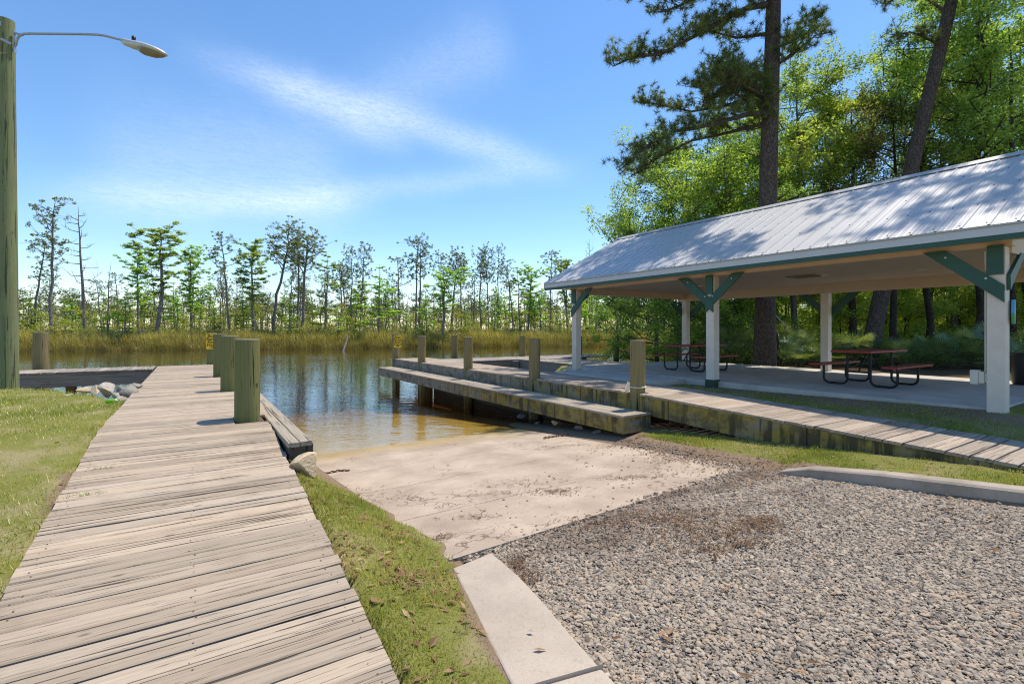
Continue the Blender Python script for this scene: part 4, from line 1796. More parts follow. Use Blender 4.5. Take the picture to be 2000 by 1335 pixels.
# ---------------------------------------------------------------- rocks, chains, small litter
def rock(loc, size, mat, label, seed, group=None, flatz=.7):
    rs = np.random.default_rng(seed)
    import bmesh
    bm = bmesh.new()
    bmesh.ops.create_icosphere(bm, subdivisions=4, radius=1)
    planes = []
    for _ in range(9):
        n = Vector(rs.normal(size=3)).normalized()
        planes.append((n, rs.uniform(.36, .66)))
    for v in bm.verts:
        p = v.co.copy()
        for n, d in planes:
            k = p.dot(n)
            if k > d:
                p -= n * (k - d)
        p += Vector(rs.normal(size=3)) * .008
        v.co = Vector((p.x * size[0], p.y * size[1], p.z * size[2]))
    me = bpy.data.meshes.new('rock')
    bm.to_mesh(me)
    bm.free()
    o = link('rock', me, mat, None, loc)
    o.rotation_euler = (0, 0, rs.uniform(0, 6))
    return tag(o, label, 'rock', group)


p = at(588, 921, -.33)
rock((1.03, 5.60, -.27), (.24, .17, .17), M['rock_tan'], 'tan boulder at the foot of the bulkhead end beside the boardwalk', 5)
GK = 'riprap rocks on the bank beside the left boardwalk'
for i, (px, py, D, s, mt, lab) in enumerate((
        (211, 764, 9.6, (.24, .18, .19), 'rock_pale', 'largest white rock with a rusty stain beside the left boardwalk'),
        (186, 765, 10.0, (.16, .13, .14), 'rock_tan', 'tan rock half buried in the grass left of the big white rock'),
        (172, 761, 10.4, (.20, .12, .08), 'rock_tan', 'low tan rock at the outer end of the riprap by the grass'),
        (238, 764, 9.7, (.13, .12, .13), 'rock_grey', 'small brown grey rock right of the big white rock'),
        (262, 757, 10.3, (.30, .18, .22), 'rock_grey', 'long slanting grey rock against the boardwalk edge near the water'),
        (252, 768, 9.5, (.20, .16, .15), 'rock_grey', 'grey rock lying below the long slanting one'),
        (238, 779, 9.1, (.18, .09, .07), 'rock_pale', 'flat pale rock lowest in the riprap by the boardwalk'),
        (228, 772, 9.3, (.12, .10, .09), 'rock_pale', 'small pale rock in front of the big white rock'))):
    p = atd(px, py, D)
    rock(p, s, M[mt], lab, 20 + i, GK)
p = at(135, 773, -.06)
rock((p.x, p.y, H(p.x, p.y) - .005), (.13, .09, .03), M['rock_pale'], 'flat pale stone alone in the left lawn', 41)


def atx(px, py, X):
    k = (px - 1000) / FPX
    return atd(px, py, X / (FX + RX * k))


p = atx(1085, 824, 6.72)
rock(p, (.2, .1, .07), M['rock_tan'], 'yellowish rock in the shade under the dock step', 44)
for i, (px, py, D) in enumerate(((1050, 826, 6.85), (1130, 836, 6.8), (1165, 842, 6.75), (1020, 812, 6.9))):
    rock(atx(px, py, D), (.16, .13, .06), M['rock_grey'], ['dark rock at the water line under the dock step', 'grey rock under the step near its landward end', 'small grey rock beside the step end', 'dark wet rock deepest under the dock step'][i], 50 + i, 'dark rocks under the dock step')


def chain(pts, name_label, link_len=.045, wire=.006):
    mb = MB()
    P = [Vector(p) for p in pts]
    acc = []
    for a, b in zip(P, P[1:]):
        n = max(1, int((b - a).length / (link_len * .78)))
        acc += [a.lerp(b, i / n) for i in range(n)]
    for i, (a, b) in enumerate(zip(acc, acc[1:])):
        t = (b - a).normalized()
        s = t.cross(Vector((0, 0, 1))).normalized()
        u = s.cross(t)
        w = s if i % 2 else (s * .35 + u * .94).normalized()
        c = (a + b) / 2
        ring = [c + t * math.cos(th) * link_len / 2 + w * math.sin(th) * link_len * .3 for th in np.linspace(0, 2 * math.pi, 11)]
        mb.tube(ring, wire, 6, caps=False)
    return tag(mb.build('chain', M.setdefault('rust', flat('rusty_steel', (.14, .065, .035), .8, .3, .3, 20))), name_label, 'chain')


def rz(x, y):
    return float(rampz(np.float64(y))) + .012


cp = [at(x, y, -.80) for x, y in ((612, 909), (628, 908), (645, 906), (662, 902), (676, 903), (688, 900))]
chain([(q.x, q.y, rz(q.x, q.y)) for q in cp], 'short rusty chain trailing from the bulkhead corner onto the ramp', .06, .009)
cp = [at(x, y, -.86) for x, y in ((1062, 848), (1078, 845), (1095, 843), (1112, 843), (1130, 841))]
chain([(q.x, q.y, rz(q.x, q.y) + .01) for q in cp], 'rusty chain at the water line beside the dock step', .06, .009)


def can():
    p = at(218, 789, -.05)
    z = H(p.x, p.y) + .05
    r = empty('drink_can', (p.x, p.y, z), 'crushed lime green drink can lying in the grass by the boardwalk', 'can')
    d = Vector((RX, RY, .05)).normalized()
    mb = MB()
    mb.tube([d * -.085, d * -.078, d * .0, d * .07, d * .078], [.030, .036, .032, .036, .028], 16)
    mb.build('body', flat('lime_green', (.20, .55, .02), .3, .2), r)
    mb = MB()
    mb.tube([d * .0785, d * .09, d * .105], [.028, .024, .012], 14)
    mb.build('cap', flat('can_pale', (.55, .6, .45), .35), r)


can()


# ---------------------------------------------------------------- scatter helpers
def unit(n, rs):
    v = rs.normal(size=(n, 3))
    return v / np.linalg.norm(v, axis=1, keepdims=True)


def leaves(C, size, rs, up=.3, asp=.5, fold=True):
    """Diamond leaves at points C; size per leaf; up pulls the normals upwards."""
    n = len(C)
    N = unit(n, rs)
    N[:, 2] = np.abs(N[:, 2]) + up
    N /= np.linalg.norm(N, axis=1, keepdims=True)
    T = np.cross(N, unit(n, rs))
    T /= np.linalg.norm(T, axis=1, keepdims=True) + 1e-9
    S = np.cross(N, T)
    s = np.asarray(size).reshape(-1, 1)
    V = np.empty((n, 4, 3))
    V[:, 0] = C - T * s * .5
    V[:, 1] = C + S * s * asp * .5 - T * s * .06 + N * s * .08
    V[:, 2] = C + T * s * .5
    V[:, 3] = C - S * s * asp * .5 - T * s * .06 + N * s * .08
    return V.reshape(-1, 3)


def clump_points(cent, rad, per, rs, flatz=.6, shell=.35):
    """Points in ellipsoidal clumps, denser outward."""
    cent = np.asarray(cent)
    rad = np.asarray(rad)
    k = len(cent)
    idx = np.repeat(np.arange(k), per)
    d = unit(len(idx), rs)
    r = rs.uniform(0, 1, len(idx)) ** shell
    P = d * r[:, None]
    P[:, 2] *= flatz
    return cent[idx] + P * rad[idx][:, None], idx


def crown_mesh(name, cent, rad, per, rs, mat, parent, size=(.07, .11), flatz=.6, up=.3, asp=.55, tone_c=.5, tone_v=.35, shell=.4):
    P, idx = clump_points(cent, rad, per, rs, flatz, shell)
    ct = rs.normal(tone_c, tone_v * .45, len(cent))
    tone = np.clip(ct[idx] + rs.normal(0, tone_v * .45, len(idx)), 0, 1)
    V = leaves(P, rs.uniform(size[0], size[1], len(P)), rs, up, asp)
    return big(name, V, 4, mat, parent, tone)


# ---------------------------------------------------------------- far bank trees
def wob_path(h, n, amp, rs, lean=0.0):
    x = y = 0.0
    pts = []
    for i in range(n + 1):
        t = i / n
        pts.append(Vector((x + lean * h * t, y, h * t)))
        x += rs.normal(0, amp)
        y += rs.normal(0, amp)
    return pts


def pt_on(pts, t):
    f = t * (len(pts) - 1)
    i = min(int(f), len(pts) - 2)
    return pts[i].lerp(pts[i + 1], f - i)


def far_proto(kind, seed, name, lod=1.0):
    """A tree about 15 m tall at the origin."""
    rs = np.random.default_rng(seed)
    h = 15.0
    r = empty(name, (0, 0, -50))
    tr = MB()
    cent, rad = [], []
    if kind == 'cypress':
        pts = wob_path(h * .96, 9, .10, rs)
        tr.tube(pts, [.30, .20, .17, .155, .14, .125, .105, .08, .05, .02], 8)
        nb = int(rs.integers(24, 34))
        lo_, top_ = rs.uniform(.30, .45), rs.uniform(2.0, 3.1)
        for i in range(nb):
            t = lo_ + (.98 - lo_) * (i / nb) ** .8
            b = pt_on(pts, t)
            az = i * 2.4 + rs.normal(0, .6)
            L = np.interp(t, [lo_, .55, .8, .92, 1], [.7, 1.5, top_, top_ * .85, .7]) * rs.uniform(.45, 1.25)
            d = Vector((math.cos(az), math.sin(az), np.interp(t, [.3, .7, 1], [.10, .45, .9]) * rs.uniform(.6, 1.3)))
            e = b + d * L
            m = b.lerp(e, .55) + Vector((0, 0, -.12 * L)) + Vector(rs.normal(0, .08, 3))
            tr.tube([b, m, e], [.05, .03, .010], 5, caps=False)
            for k in range(int(3 + L * 2.2)):
                q = b.lerp(m, rs.uniform(.3, 1)) if k % 3 == 0 else m.lerp(e, rs.uniform(0, 1))
                e2 = q + Vector((rs.normal(0, .34), rs.normal(0, .34), rs.uniform(-.05, .34)))
                tr.tube([q, e2], [.014, .005], 4, caps=False)
                cent += [e2, q.lerp(e2, .6)]
                rad += [rs.uniform(.22, .46), rs.uniform(.18, .32)]
        per, size, fz, up = int(30 * lod), (.13, .27), .55, .55
    elif kind == 'layered':
        pts = wob_path(h, 9, .09, rs)
        tr.tube(pts, [.24, .17, .15, .135, .12, .10, .085, .065, .04, .012], 8)
        nb = int(rs.integers(24, 36))
        wid = rs.uniform(.75, 1.2)
        for i in range(nb):
            t = rs.uniform(.18, .99)
            b = pt_on(pts, min(t, 1))
            az = i * 2.4 + rs.normal(0, .6)
            L = np.interp(t, [.2, .4, .75, 1], [1.5, 2.4, 1.6, .35]) * rs.uniform(.35, 1.3) * wid
            e = b + Vector((math.cos(az) * L, math.sin(az) * L, L * rs.uniform(-.05, .40)))
            m = b.lerp(e, .5) + Vector((0, 0, .06))
            tr.tube([b, m, e], [.035, .022, .008], 5, caps=False)
            for k in range(int(2 + L * 2.2)):
                q = b.lerp(e, rs.uniform(.3, 1))
                e2 = q + Vector((rs.normal(0, .26), rs.normal(0, .26), rs.uniform(-.06, .2)))
                cent += [e2, q]
                rad += [rs.uniform(.2, .42), rs.uniform(.16, .3)]
        per, size, fz, up = int(28 * lod), (.12, .25), .45, .7
    elif kind == 'pine':
        pts = wob_path(h, 9, .12, rs)
        tr.tube(pts, [.20, .155, .145, .135, .125, .115, .10, .08, .055, .02], 8)
        nb = 11
        for i in range(nb):
            t = .60 + .39 * i / nb
            b = pt_on(pts, t)
            az = i * 2.4 + rs.normal(0, .6)
            L = np.interp(t, [.6, .8, 1], [1.9, 2.2, 1.1]) * rs.uniform(.6, 1.2)
            e = b + Vector((math.cos(az) * L, math.sin(az) * L, L * rs.uniform(.15, .75)))
            m = b.lerp(e, .5) + Vector(rs.normal(0, .14, 3)) + Vector((0, 0, -.12))
            tr.tube([b, m, e], [.06, .038, .014], 5, caps=False)
            for k in range(9):
                q = m.lerp(e, rs.uniform(-.2, 1))
                e2 = q + Vector(rs.normal(0, .42, 3)) + Vector((0, 0, .22))
                tr.tube([q, e2], [.018, .007], 4, caps=False)
                cent.append(e2)
                rad.append(rs.uniform(.14, .30))
        for k in range(6):
            t = rs.uniform(.3, .6)
            b = pt_on(pts, t)
            az = rs.uniform(0, 6.3)
            e = b + Vector((math.cos(az), math.sin(az), .1)) * rs.uniform(.4, 1.1)
            tr.tube([b, e], [.03, .008], 4, caps=False)
        per, size, fz, up = int(26 * lod), (.11, .24), .8, .3
    elif kind == 'umbrella':
        pts = wob_path(h * .90, 9, .14, rs)
        tr.tube(pts, [.24, .19, .175, .16, .15, .135, .12, .10, .08, .05], 8)
        nb = 14
        for i in range(nb):
            t = .66 + .34 * i / nb
            b = pt_on(pts, t)
            az = i * 2.4 + rs.normal(0, .5)
            L = rs.uniform(1.6, 2.9) * np.interp(t, [.66, 1], [1, .8])
            e = b + Vector((math.cos(az) * L * .85, math.sin(az) * L * .85, L * rs.uniform(.35, .75)))
            m = b.lerp(e, .5) + Vector(rs.normal(0, .18, 3)) + Vector((0, 0, .1))
            tr.tube([b, m, e], [.075, .05, .018], 5, caps=False)
            for k in range(13):
                q = m.lerp(e, rs.uniform(0, 1))
                e2 = q + Vector(rs.normal(0, .55, 3)) + Vector((0, 0, .25))
                tr.tube([q, e2], [.022, .007], 4, caps=False)
                cent.append(e2)
                rad.append(rs.uniform(.15, .34))
        per, size, fz, up = int(27 * lod), (.11, .24), .65, .4
    else:                                        # snag
        pts = wob_path(h, 9, .07, rs)
        tr.tube(pts, [.26, .185, .165, .15, .13, .11, .09, .07, .045, .012], 8)
        nb = 20 if kind == 'snag' else 3
        for i in range(nb):
            t = .38 + .58 * i / nb
            b = pt_on(pts, t)
            az = i * 2.4 + rs.normal(0, .5)
            L = np.interp(t, [.38, .6, 1], [2.7, 2.2, .7]) * rs.uniform(.4, 1.2)
            d = Vector((math.cos(az), math.sin(az), 0))
            m = b + d * L * .5 + Vector((0, 0, -.05 * L + .2 * L * t))
            e = b + d * L + Vector((0, 0, L * rs.uniform(.1, .6)))
            tr.tube([b, m, e], [.05, .032, .008], 5, caps=False)
            for k in range(3):
                q = m.lerp(e, rs.uniform(0, .8))
                tr.tube([q, q + Vector(rs.normal(0, .3, 3)) + Vector((0, 0, .3))], [.018, .005], 4, caps=False)
        per = 0
    bk = M['bark_dead'] if kind in ('snag', 'stump') else M['bark_far']
    tr.build('trunk', bk, r)
    if per:
        mat = {'cypress': M['cypress'], 'layered': M['cypress'], 'pine': M['pine_far'], 'umbrella': M['pine_far']}[kind]
        if seed % 3 == 2 and kind in ('cypress', 'layered'):
            mat = M['cypress_dull']
        crown_mesh('crown', np.array([tuple(c) for c in cent]), np.array(rad), per, rs, mat, r, size, fz, up, .5, .5, .4, .5)
    return r


def bankpos(px, d):
    k = (px - 1000) / FPX
    dx, dy = FX + RX * k, FY + RY * k
    D = (d - (3.6 * .31 - 68 * .951)) / (dx * .31 + dy * .951)
    return dx * D, dy * D, D


_pool = {}


def far_tree(kind, var, pxb, pxt, ytop, d, label, cat='tree', group=None, wide=1.0):
    nm = {'cypress': 'cypress_tree', 'layered': 'cypress_tree', 'pine': 'pine_tree', 'umbrella': 'pine_tree', 'snag': 'dead_tree', 'stump': 'dead_tree'}[kind]
    key = (kind, var)
    x, y, D = bankpos(pxb, d)
    z = H(x, y) - .15
    ht = CH + (YH - ytop) / FPX * D - z
    s = ht / 15.0
    lean = math.atan2((pxt - pxb) / FPX * D, ht)
    q = Quaternion(Vector((FX, FY, 0)), lean) @ Quaternion(Vector((0, 0, 1)), U(0, 6.28))
    if key not in _pool:
        o = far_proto(kind, 100 + var * 7 + len(kind), nm)
        _pool[key] = o
        o.location = (x, y, z)
        o.rotation_mode = 'QUATERNION'
        o.rotation_quaternion = q
        o.scale = (s * wide, s * wide, s)
    else:
        o = copy_tree(_pool[key], (x, y, z), rot=q, scale=(s * wide, s * wide, s))
    tag(o, label, cat, group)
    return o


FT = [  # kind, variant, base px, top px, top y, metres behind the bank line, label
    ('pine', 0, 100, 92, 390, 5, 'tallest dark tufted pine at the far left, beside the pale bare snag', 1.0),
    ('pine', 1, 60, 88, 468, 11, 'leaning tufted pine between the lamp post and the tall far left pine', 1.0),
    ('snag', 0, 167, 150, 404, 12, 'tall bare grey snag with level side twigs on the far left bank', 1.0),
    ('stump', 0, 209, 220, 512, 14, 'short broken limbless trunk between the bare snag and the broad cypress', .9),
    ('cypress', 0, 311, 308, 436, 6, 'broadest full crowned green cypress on the left of the far bank', 1.35),
    ('cypress', 1, 273, 270, 478, 13, 'smaller cypress crowding the left side of the broadest one', 1.0),
    ('cypress', 2, 375, 378, 482, 10, 'open cypress with spreading limbs right of the broadest one', 1.0),
    ('pine', 2, 451, 437, 456, 5, 'crooked sparse dark pine between two spreading cypresses', .9),
    ('cypress', 3, 495, 497, 469, 6, 'dark spreading cypress with wide low arms left of the umbrella pine', 1.15),
    ('umbrella', 0, 532, 551, 433, 12, 'tall umbrella topped pine leaning right, highest in the middle left', 1.1),
    ('umbrella', 1, 591, 611, 441, 8, 'tall leaning pine with a forked sparse crown right of the umbrella pine', 1.1),
    ('pine', 3, 581, 589, 462, 16, 'slim pine squeezed between the umbrella pine and the forked one', 1.0),
    ('layered', 0, 634, 639, 490, 5, 'layered pale green cypress right of the forked pine', 1.1),
    ('pine', 4, 687, 688, 485, 14, 'thin straight pine with a small top tuft, left of the leaning bare one', .8),
    ('pine', 0, 702, 715, 474, 15, 'bare stemmed pine leaning right with an open forked top', .9),
    ('layered', 1, 741, 744, 516, 4, 'bright bushy cypress standing above the left end of the dock sign', 1.5),
    ('layered', 2, 753, 757, 545, 7, 'smaller bright cypress touching the bushy one on its right', 1.1),
    ('pine', 1, 812, 814, 465, 10, 'taller stem of the close pair of pines in mid view', .9),
    ('pine', 2, 820, 826, 471, 10, 'shorter stem of the close pair of pines in mid view', 1.0),
    ('cypress', 1, 866, 870, 521, 3, 'wide bright cypress in the middle of the far bank beyond the right dock', 1.6),
    ('pine', 3, 871, 871, 489, 16, 'thin pine rising behind the wide bright cypress', .8),
    ('umbrella', 2, 880, 902, 482, 14, 'slanting umbrella topped pine right of the wide bright cypress', .8),
    ('pine', 4, 939, 934, 486, 12, 'crooked armed pine left of the two straight bare stems', .9),
    ('umbrella', 1, 954, 955, 484, 14, 'straight stem with a flat tuft, left one of the slim pair', .65),
    ('pine', 1, 973, 972, 485, 13, 'straight stem with a flat tuft, right one of the slim pair', .7),
    ('pine', 0, 1008, 984, 510, 14, 'dark pine leaning left beside the slim straight pair', .9),
    ('layered', 0, 1017, 1012, 522, 6, 'pale cypress left of the pavilion roof, with a thin crown', 1.1),
    ('cypress', 2, 1029, 1035, 519, 9, 'flat topped cypress nearest the pavilion roof corner on its left', 1.2),
    ('layered', 2, 1054, 1056, 575, 8, 'short dark cypress just left of the first pavilion post', 1.0),
    ('pine', 2, 1074, 1074, 489, 13, 'tall sparse dead topped pine just left of the roof corner', .9),
    ('cypress', 0, 1107, 1110, 505, 10, 'cypress whose green top shows above the roof corner', 1.0),
    ('snag', 1, 1152, 1150, 466, 20, 'bare grey twiggy top poking up behind the roof slope', .7),
    ('layered', 1, 1162, 1165, 540, 6, 'bright cypress seen under the eave right of the first post', 1.2),
    ('pine', 3, 1205, 1188, 500, 9, 'dark leaning stem under the eave beside the bright cypress', .9),
    ('layered', 0, 1235, 1238, 520, 7, 'pale cypress under the eave midway between the first two posts', 1.2),
    ('pine', 4, 1262, 1272, 500, 9, 'slanting dark stem left of the farther picnic table under the eave', .9),
]
for (k, v, pb, pt, yt, d, lab, wd) in FT:
    far_tree(k, v, pb, pt, yt, d, lab, wide=wd)

random.seed(21)
GF = 'small trees crowded behind the far bank'
n = 0
for px in np.arange(36, 1480, 14.5):
    px = px + U(-8, 8)
    d = U(16, 34)
    k = random.choice(['layered', 'layered', 'cypress', 'pine', 'layered', 'pine', 'pine'])
    v = random.randint(0, 4)
    lab = {'layered': 'slim pale green cypress in the crowd behind the far bank', 'cypress': 'small spreading cypress in the crowd behind the far bank',
           'pine': 'thin dark pine in the crowd behind the far bank'}[k]
    yt = U(535, 605) if k != 'pine' else U(500, 590)
    if px < 260:
        yt += 30
    far_tree(k, v, px, px + U(-14, 14), yt, d, lab, 'tree', GF + ' (' + k.replace('layered', 'slim').replace('cypress', 'spreading') + ')', U(.75, 1.25))
GS = 'young bright trees at the front of the far bank'
for px in (60, 140, 205, 240, 345, 420, 470, 565, 660, 700, 790, 838, 905, 965, 1000, 1095, 1130, 1190, 1220, 1290, 1330):
    px = px + U(-5, 5)
    far_tree('layered', random.randint(0, 4), px, px + U(-8, 8), U(568, 612), U(3, 8), 'young bright green sapling at the front of the far bank', 'tree', GS, U(1.3, 1.9))


def far_stuff():
    rs = np.random.default_rng(5)
    # reeds along the water
    n = 78000
    s = rs.uniform(-62, 95, n)
    d = rs.uniform(0, 1, n) ** 1.5 * 7.0 - .75 + .5 * np.sin(s * .9) * .6 + .4 * np.sin(s * 2.3)
    x = -3.6 + s * .951 + d * .31
    y = 68 - s * .31 + d * .951
    z = height(x, y) - .05
    patch = np.sin(s * .35) + np.sin(s * .83 + 1) + np.sin(d * 1.3 + s * .5)
    hgt = (rs.uniform(1.0, 1.95, n)) * (1 + .10 * patch) * np.where(d < .5, .8, 1)
    az = rs.uniform(0, 2 * np.pi, n)
    w = rs.uniform(.012, .030, n)
    bend = rs.uniform(.05, .5, n) * hgt
    dx, dy = np.cos(az), np.sin(az)
    b = np.stack([x, y, z], 1)
    sd = np.stack([-dy, dx, 0 * dx], 1) * w[:, None]
    mid = b + np.stack([dx * bend * .3, dy * bend * .3, hgt * .6], 1)
    tip = b + np.stack([dx * bend, dy * bend, hgt], 1)
    V = np.empty((n, 2, 3, 3))
    V[:, 0, 0], V[:, 0, 1], V[:, 0, 2] = b - sd, b + sd, mid + sd
    V[:, 1, 0], V[:, 1, 1], V[:, 1, 2] = mid + sd, tip, mid - sd * .6
    tone = np.clip(.55 + .16 * patch / 2 + rs.normal(0, .22, n), 0, 1)
    tone = np.where(d < .6, tone * .55, tone)
    o = big('reeds', V.reshape(-1, 3), 3, M['reed'], None, np.repeat(tone, 2))
    tag(o, 'golden brown reeds lining the whole far bank', 'reeds', None, 'stuff')
    # brush behind the reeds: leafy clumps, grey twigs
    k = 4300
    s = rs.uniform(-75, 110, k)
    d = 2.2 + 28 * rs.uniform(0, 1, k) ** 1.5
    x = -3.6 + s * .951 + d * .31
    y = 68 - s * .31 + d * .951
    hmax = np.interp(d, [2, 6, 14, 30], [1.3, 2.6, 4.0, 5.2]) * (1 + .25 * np.sin(s * .4) + .2 * np.sin(s * 1.1))
    z = height(x, y) + rs.uniform(.15, 1, k) * hmax
    cent = np.stack([x, y, z], 1)
    rad = rs.uniform(.4, 1.15, k)
    o = crown_mesh('brush', cent, rad, 56, rs, M['brush'], None, (.13, .27), .7, .6, .5, .48, .55, .5)
    tag(o, 'tangled green and yellow brush behind the reeds', 'undergrowth', None, 'stuff')
    k = 26000
    s = rs.uniform(-70, 100, k)
    d = rs.uniform(1.8, 22, k)
    x = -3.6 + s * .951 + d * .31
    y = 68 - s * .31 + d * .951
    z = height(x, y)
    hh = rs.uniform(.6, 3.0, k) * np.interp(d, [2, 8], [.6, 1])
    az = rs.uniform(0, 6.28, k)
    ln = rs.uniform(.1, .6, k) * hh
    b = np.stack([x, y, z], 1)
    tip = b + np.stack([np.cos(az) * ln, np.sin(az) * ln, hh], 1)
    w = rs.uniform(.010, .026, k)[:, None] * np.stack([np.full(k, RX), np.full(k, RY), 0 * az], 1)
    V = np.stack([b - w, b + w, tip], 1).reshape(-1, 3)
    o = big('bare_twigs', V, 3, M['twig'], None, rs.uniform(0, 1, k))
    tag(o, 'grey brown bare twigs among the far bank brush', 'undergrowth', None, 'stuff')
    # distant wood: one mass of thin trees behind everything
    T, Cc, Rr = [], [], []
    tw = MB()
    for i in range(460):
        px = rs.uniform(-150, 2150)
        D = rs.uniform(105, 190)
        kx = (px - 1000) / FPX
        X, Y = (FX + RX * kx) * D, (FY + RY * kx) * D
        ht = rs.uniform(6.5, 13) * (D / 140) ** .5
        tw.tube([(X, Y, -.3), (X + rs.normal(0, .3), Y, ht * .6), (X + rs.normal(0, .4), Y, ht)], [.16, .12, .04], 5, caps=False)
        for q in range(rs.integers(5, 11)):
            zz = ht * rs.uniform(.52, 1.02)
            Cc.append((X + rs.normal(0, 1.3), Y + rs.normal(0, 1.3), zz))
            Rr.append(rs.uniform(.8, 1.7))
    for i in range(1900):
        px = rs.uniform(-150, 2150)
        D = rs.uniform(100, 190)
        kx = (px - 1000) / FPX
        Cc.append(((FX + RX * kx) * D, (FY + RY * kx) * D, rs.uniform(.3, 7.5) * (D / 150)))
        Rr.append(rs.uniform(1.0, 2.2))
    M['woods_far'] = leafmat('leaf_woods_far', (0.061, 0.083, 0.039), (0.116, 0.143, 0.061), (0.187, 0.209, 0.088), .3, .02)
    o = crown_mesh('distant_woods', np.array(Cc), np.array(Rr), 44, rs, M['woods_far'], None, (.3, .6), .55, .6, .55, .5, .4, .5)
    tag(o, 'hazy far wood closing the view behind the marsh', 'woods', None, 'stuff')
    o2 = tw.build('distant_stems', M['bark_far'])
    tag(o2, 'thin far stems of the wood behind the marsh', 'woods', None, 'stuff')


far_stuff()


def bank_log():
    a, b = atd(668, 690, 54), atd(680, 656, 55.5)
    mb = MB()
    a.z = WZ - .4
    mb.tube([a, a.lerp(b, .5), b], [.12, .11, .07], 8)
    tag(mb.build('driftwood', M['bark_dead']), 'stub of dead wood slanting out of the reeds at the water edge', 'driftwood')


bank_log()


# ---------------------------------------------------------------- near woods on the right
def hardwood_proto(seed, name, h, crown_r, mat, z0=.22, per=95, size=(.075, .13), nb=17, barkm='bark_grey', tone=.5, rt=.16, lim=7):
    rs = np.random.default_rng(seed)
    r = empty(name, (0, 0, -50))
    tr = MB()
    pts = wob_path(h * .95, 8, .09, rs)
    tr.tube(pts, [rt * f for f in (1.35, .95, .85, .75, .62, .5, .36, .22, .06)], 12, jitter=.05)
    cent, rad = [], []
    for i in range(nb):
        t = z0 + (.97 - z0) * (i + .5) / nb
        b = pt_on(pts, t)
        az = i * 2.4 + rs.normal(0, .45)
        L = crown_r * np.interp(t, [z0, z0 + .25, .75, 1], [.75, 1.0, .8, .35]) * rs.uniform(.65, 1.15)
        d = Vector((math.cos(az), math.sin(az), rs.uniform(.05, .5)))
        e = b + d * L
        m = b.lerp(e, .5) + Vector(rs.normal(0, .12 * L, 3)) * .6
        rr = rt * np.interp(t, [0, 1], [.42, .15])
        tr.tube([b, b.lerp(m, .5), m, e], [rr, rr * .8, rr * .55, .012], 6, caps=False)
        for k in range(lim):
            q = m.lerp(e, rs.uniform(-.2, 1)) if k else e
            e2 = q + Vector(rs.normal(0, .30 * L, 3)) * .8 + Vector((0, 0, rs.uniform(-.1, .25) * L))
            tr.tube([q, q.lerp(e2, .5) + Vector(rs.normal(0, .06, 3)), e2], [.024, .016, .006], 4, caps=False)
            for w in (.35, .7, 1.0):
                c = q.lerp(e2, w) + Vector(rs.normal(0, .16, 3))
                cent.append(tuple(c))
                rad.append(rs.uniform(.32, .66))
    tr.build('trunk', M[barkm], r)
    crown_mesh('crown', np.array(cent), np.array(rad), per, rs, mat, r, size, .62, .35, .55, tone, .5, .45)
    return r


def place(o, px, D, label, group=None, rz=0.0, s=1.0, cat='tree', dz=0.0):
    p = atd(px, 650, D)
    z = H(p.x, p.y) - .08 + dz
    if o.get('label'):
        o = copy_tree(o, (p.x, p.y, z), rz=rz, scale=s)
    else:
        o.location = (p.x, p.y, z)
        o.rotation_euler = (0, 0, rz)
        o.scale = (s, s, s) if isinstance(s, (int, float)) else s
    tag(o, label, cat, group)
    return o


def pine_limb_tufts(tr, tufts, p0, pts, rs, r0, twigs=9, spread=.55):
    path = [Vector(p0)] + [Vector(p) for p in pts]
    n = len(path)
    tr.tube(path, [r0 * (1 - .85 * i / (n - 1)) for i in range(n)], 8, caps=False)
    for i in range(1, n):
        a, b = path[i - 1], path[i]
        seglen = (b - a).length
        kk = max(2, int(twigs * seglen * np.interp(i / (n - 1), [0, .3, 1], [.25, .8, 1.5])))
        for k in range(kk):
            q = a.lerp(b, rs.uniform(0, 1))
            d = Vector(rs.normal(0, 1, 3))
            d.z = abs(d.z) * .5 + .15
            e = q + d.normalized() * rs.uniform(.25, .95) * spread * 1.5
            m = q.lerp(e, .5) + Vector(rs.normal(0, .05, 3))
            tr.tube([q, m, e], [.014, .010, .005], 4, caps=False)
            for w in (.55, .8, 1.0):
                tufts.append(tuple(q.lerp(e, w) + Vector(rs.normal(0, .05, 3))))


def needle_mesh(tufts, rs, parent, per=34, ln=(.12, .24), mat='needle'):
    C = np.array(tufts)
    k = len(C)
    idx = np.repeat(np.arange(k), per)
    d = unit(len(idx), rs)
    d[:, 2] += .25
    d /= np.linalg.norm(d, axis=1, keepdims=True)
    L = rs.uniform(ln[0], ln[1], len(idx))[:, None]
    s = np.cross(d, unit(len(idx), rs))
    s /= np.linalg.norm(s, axis=1, keepdims=True) + 1e-9
    w = rs.uniform(.006, .010, len(idx))[:, None]
    b = C[idx] + d * .01
    V = np.stack([b - s * w, b + s * w, b + d * L + s * w * .3], 1).reshape(-1, 3)
    tone = np.clip(rs.normal(.45, .2, k)[idx] + rs.normal(0, .15, len(idx)), 0, 1)
    return big('crown', V, 3, M[mat], parent, tone)


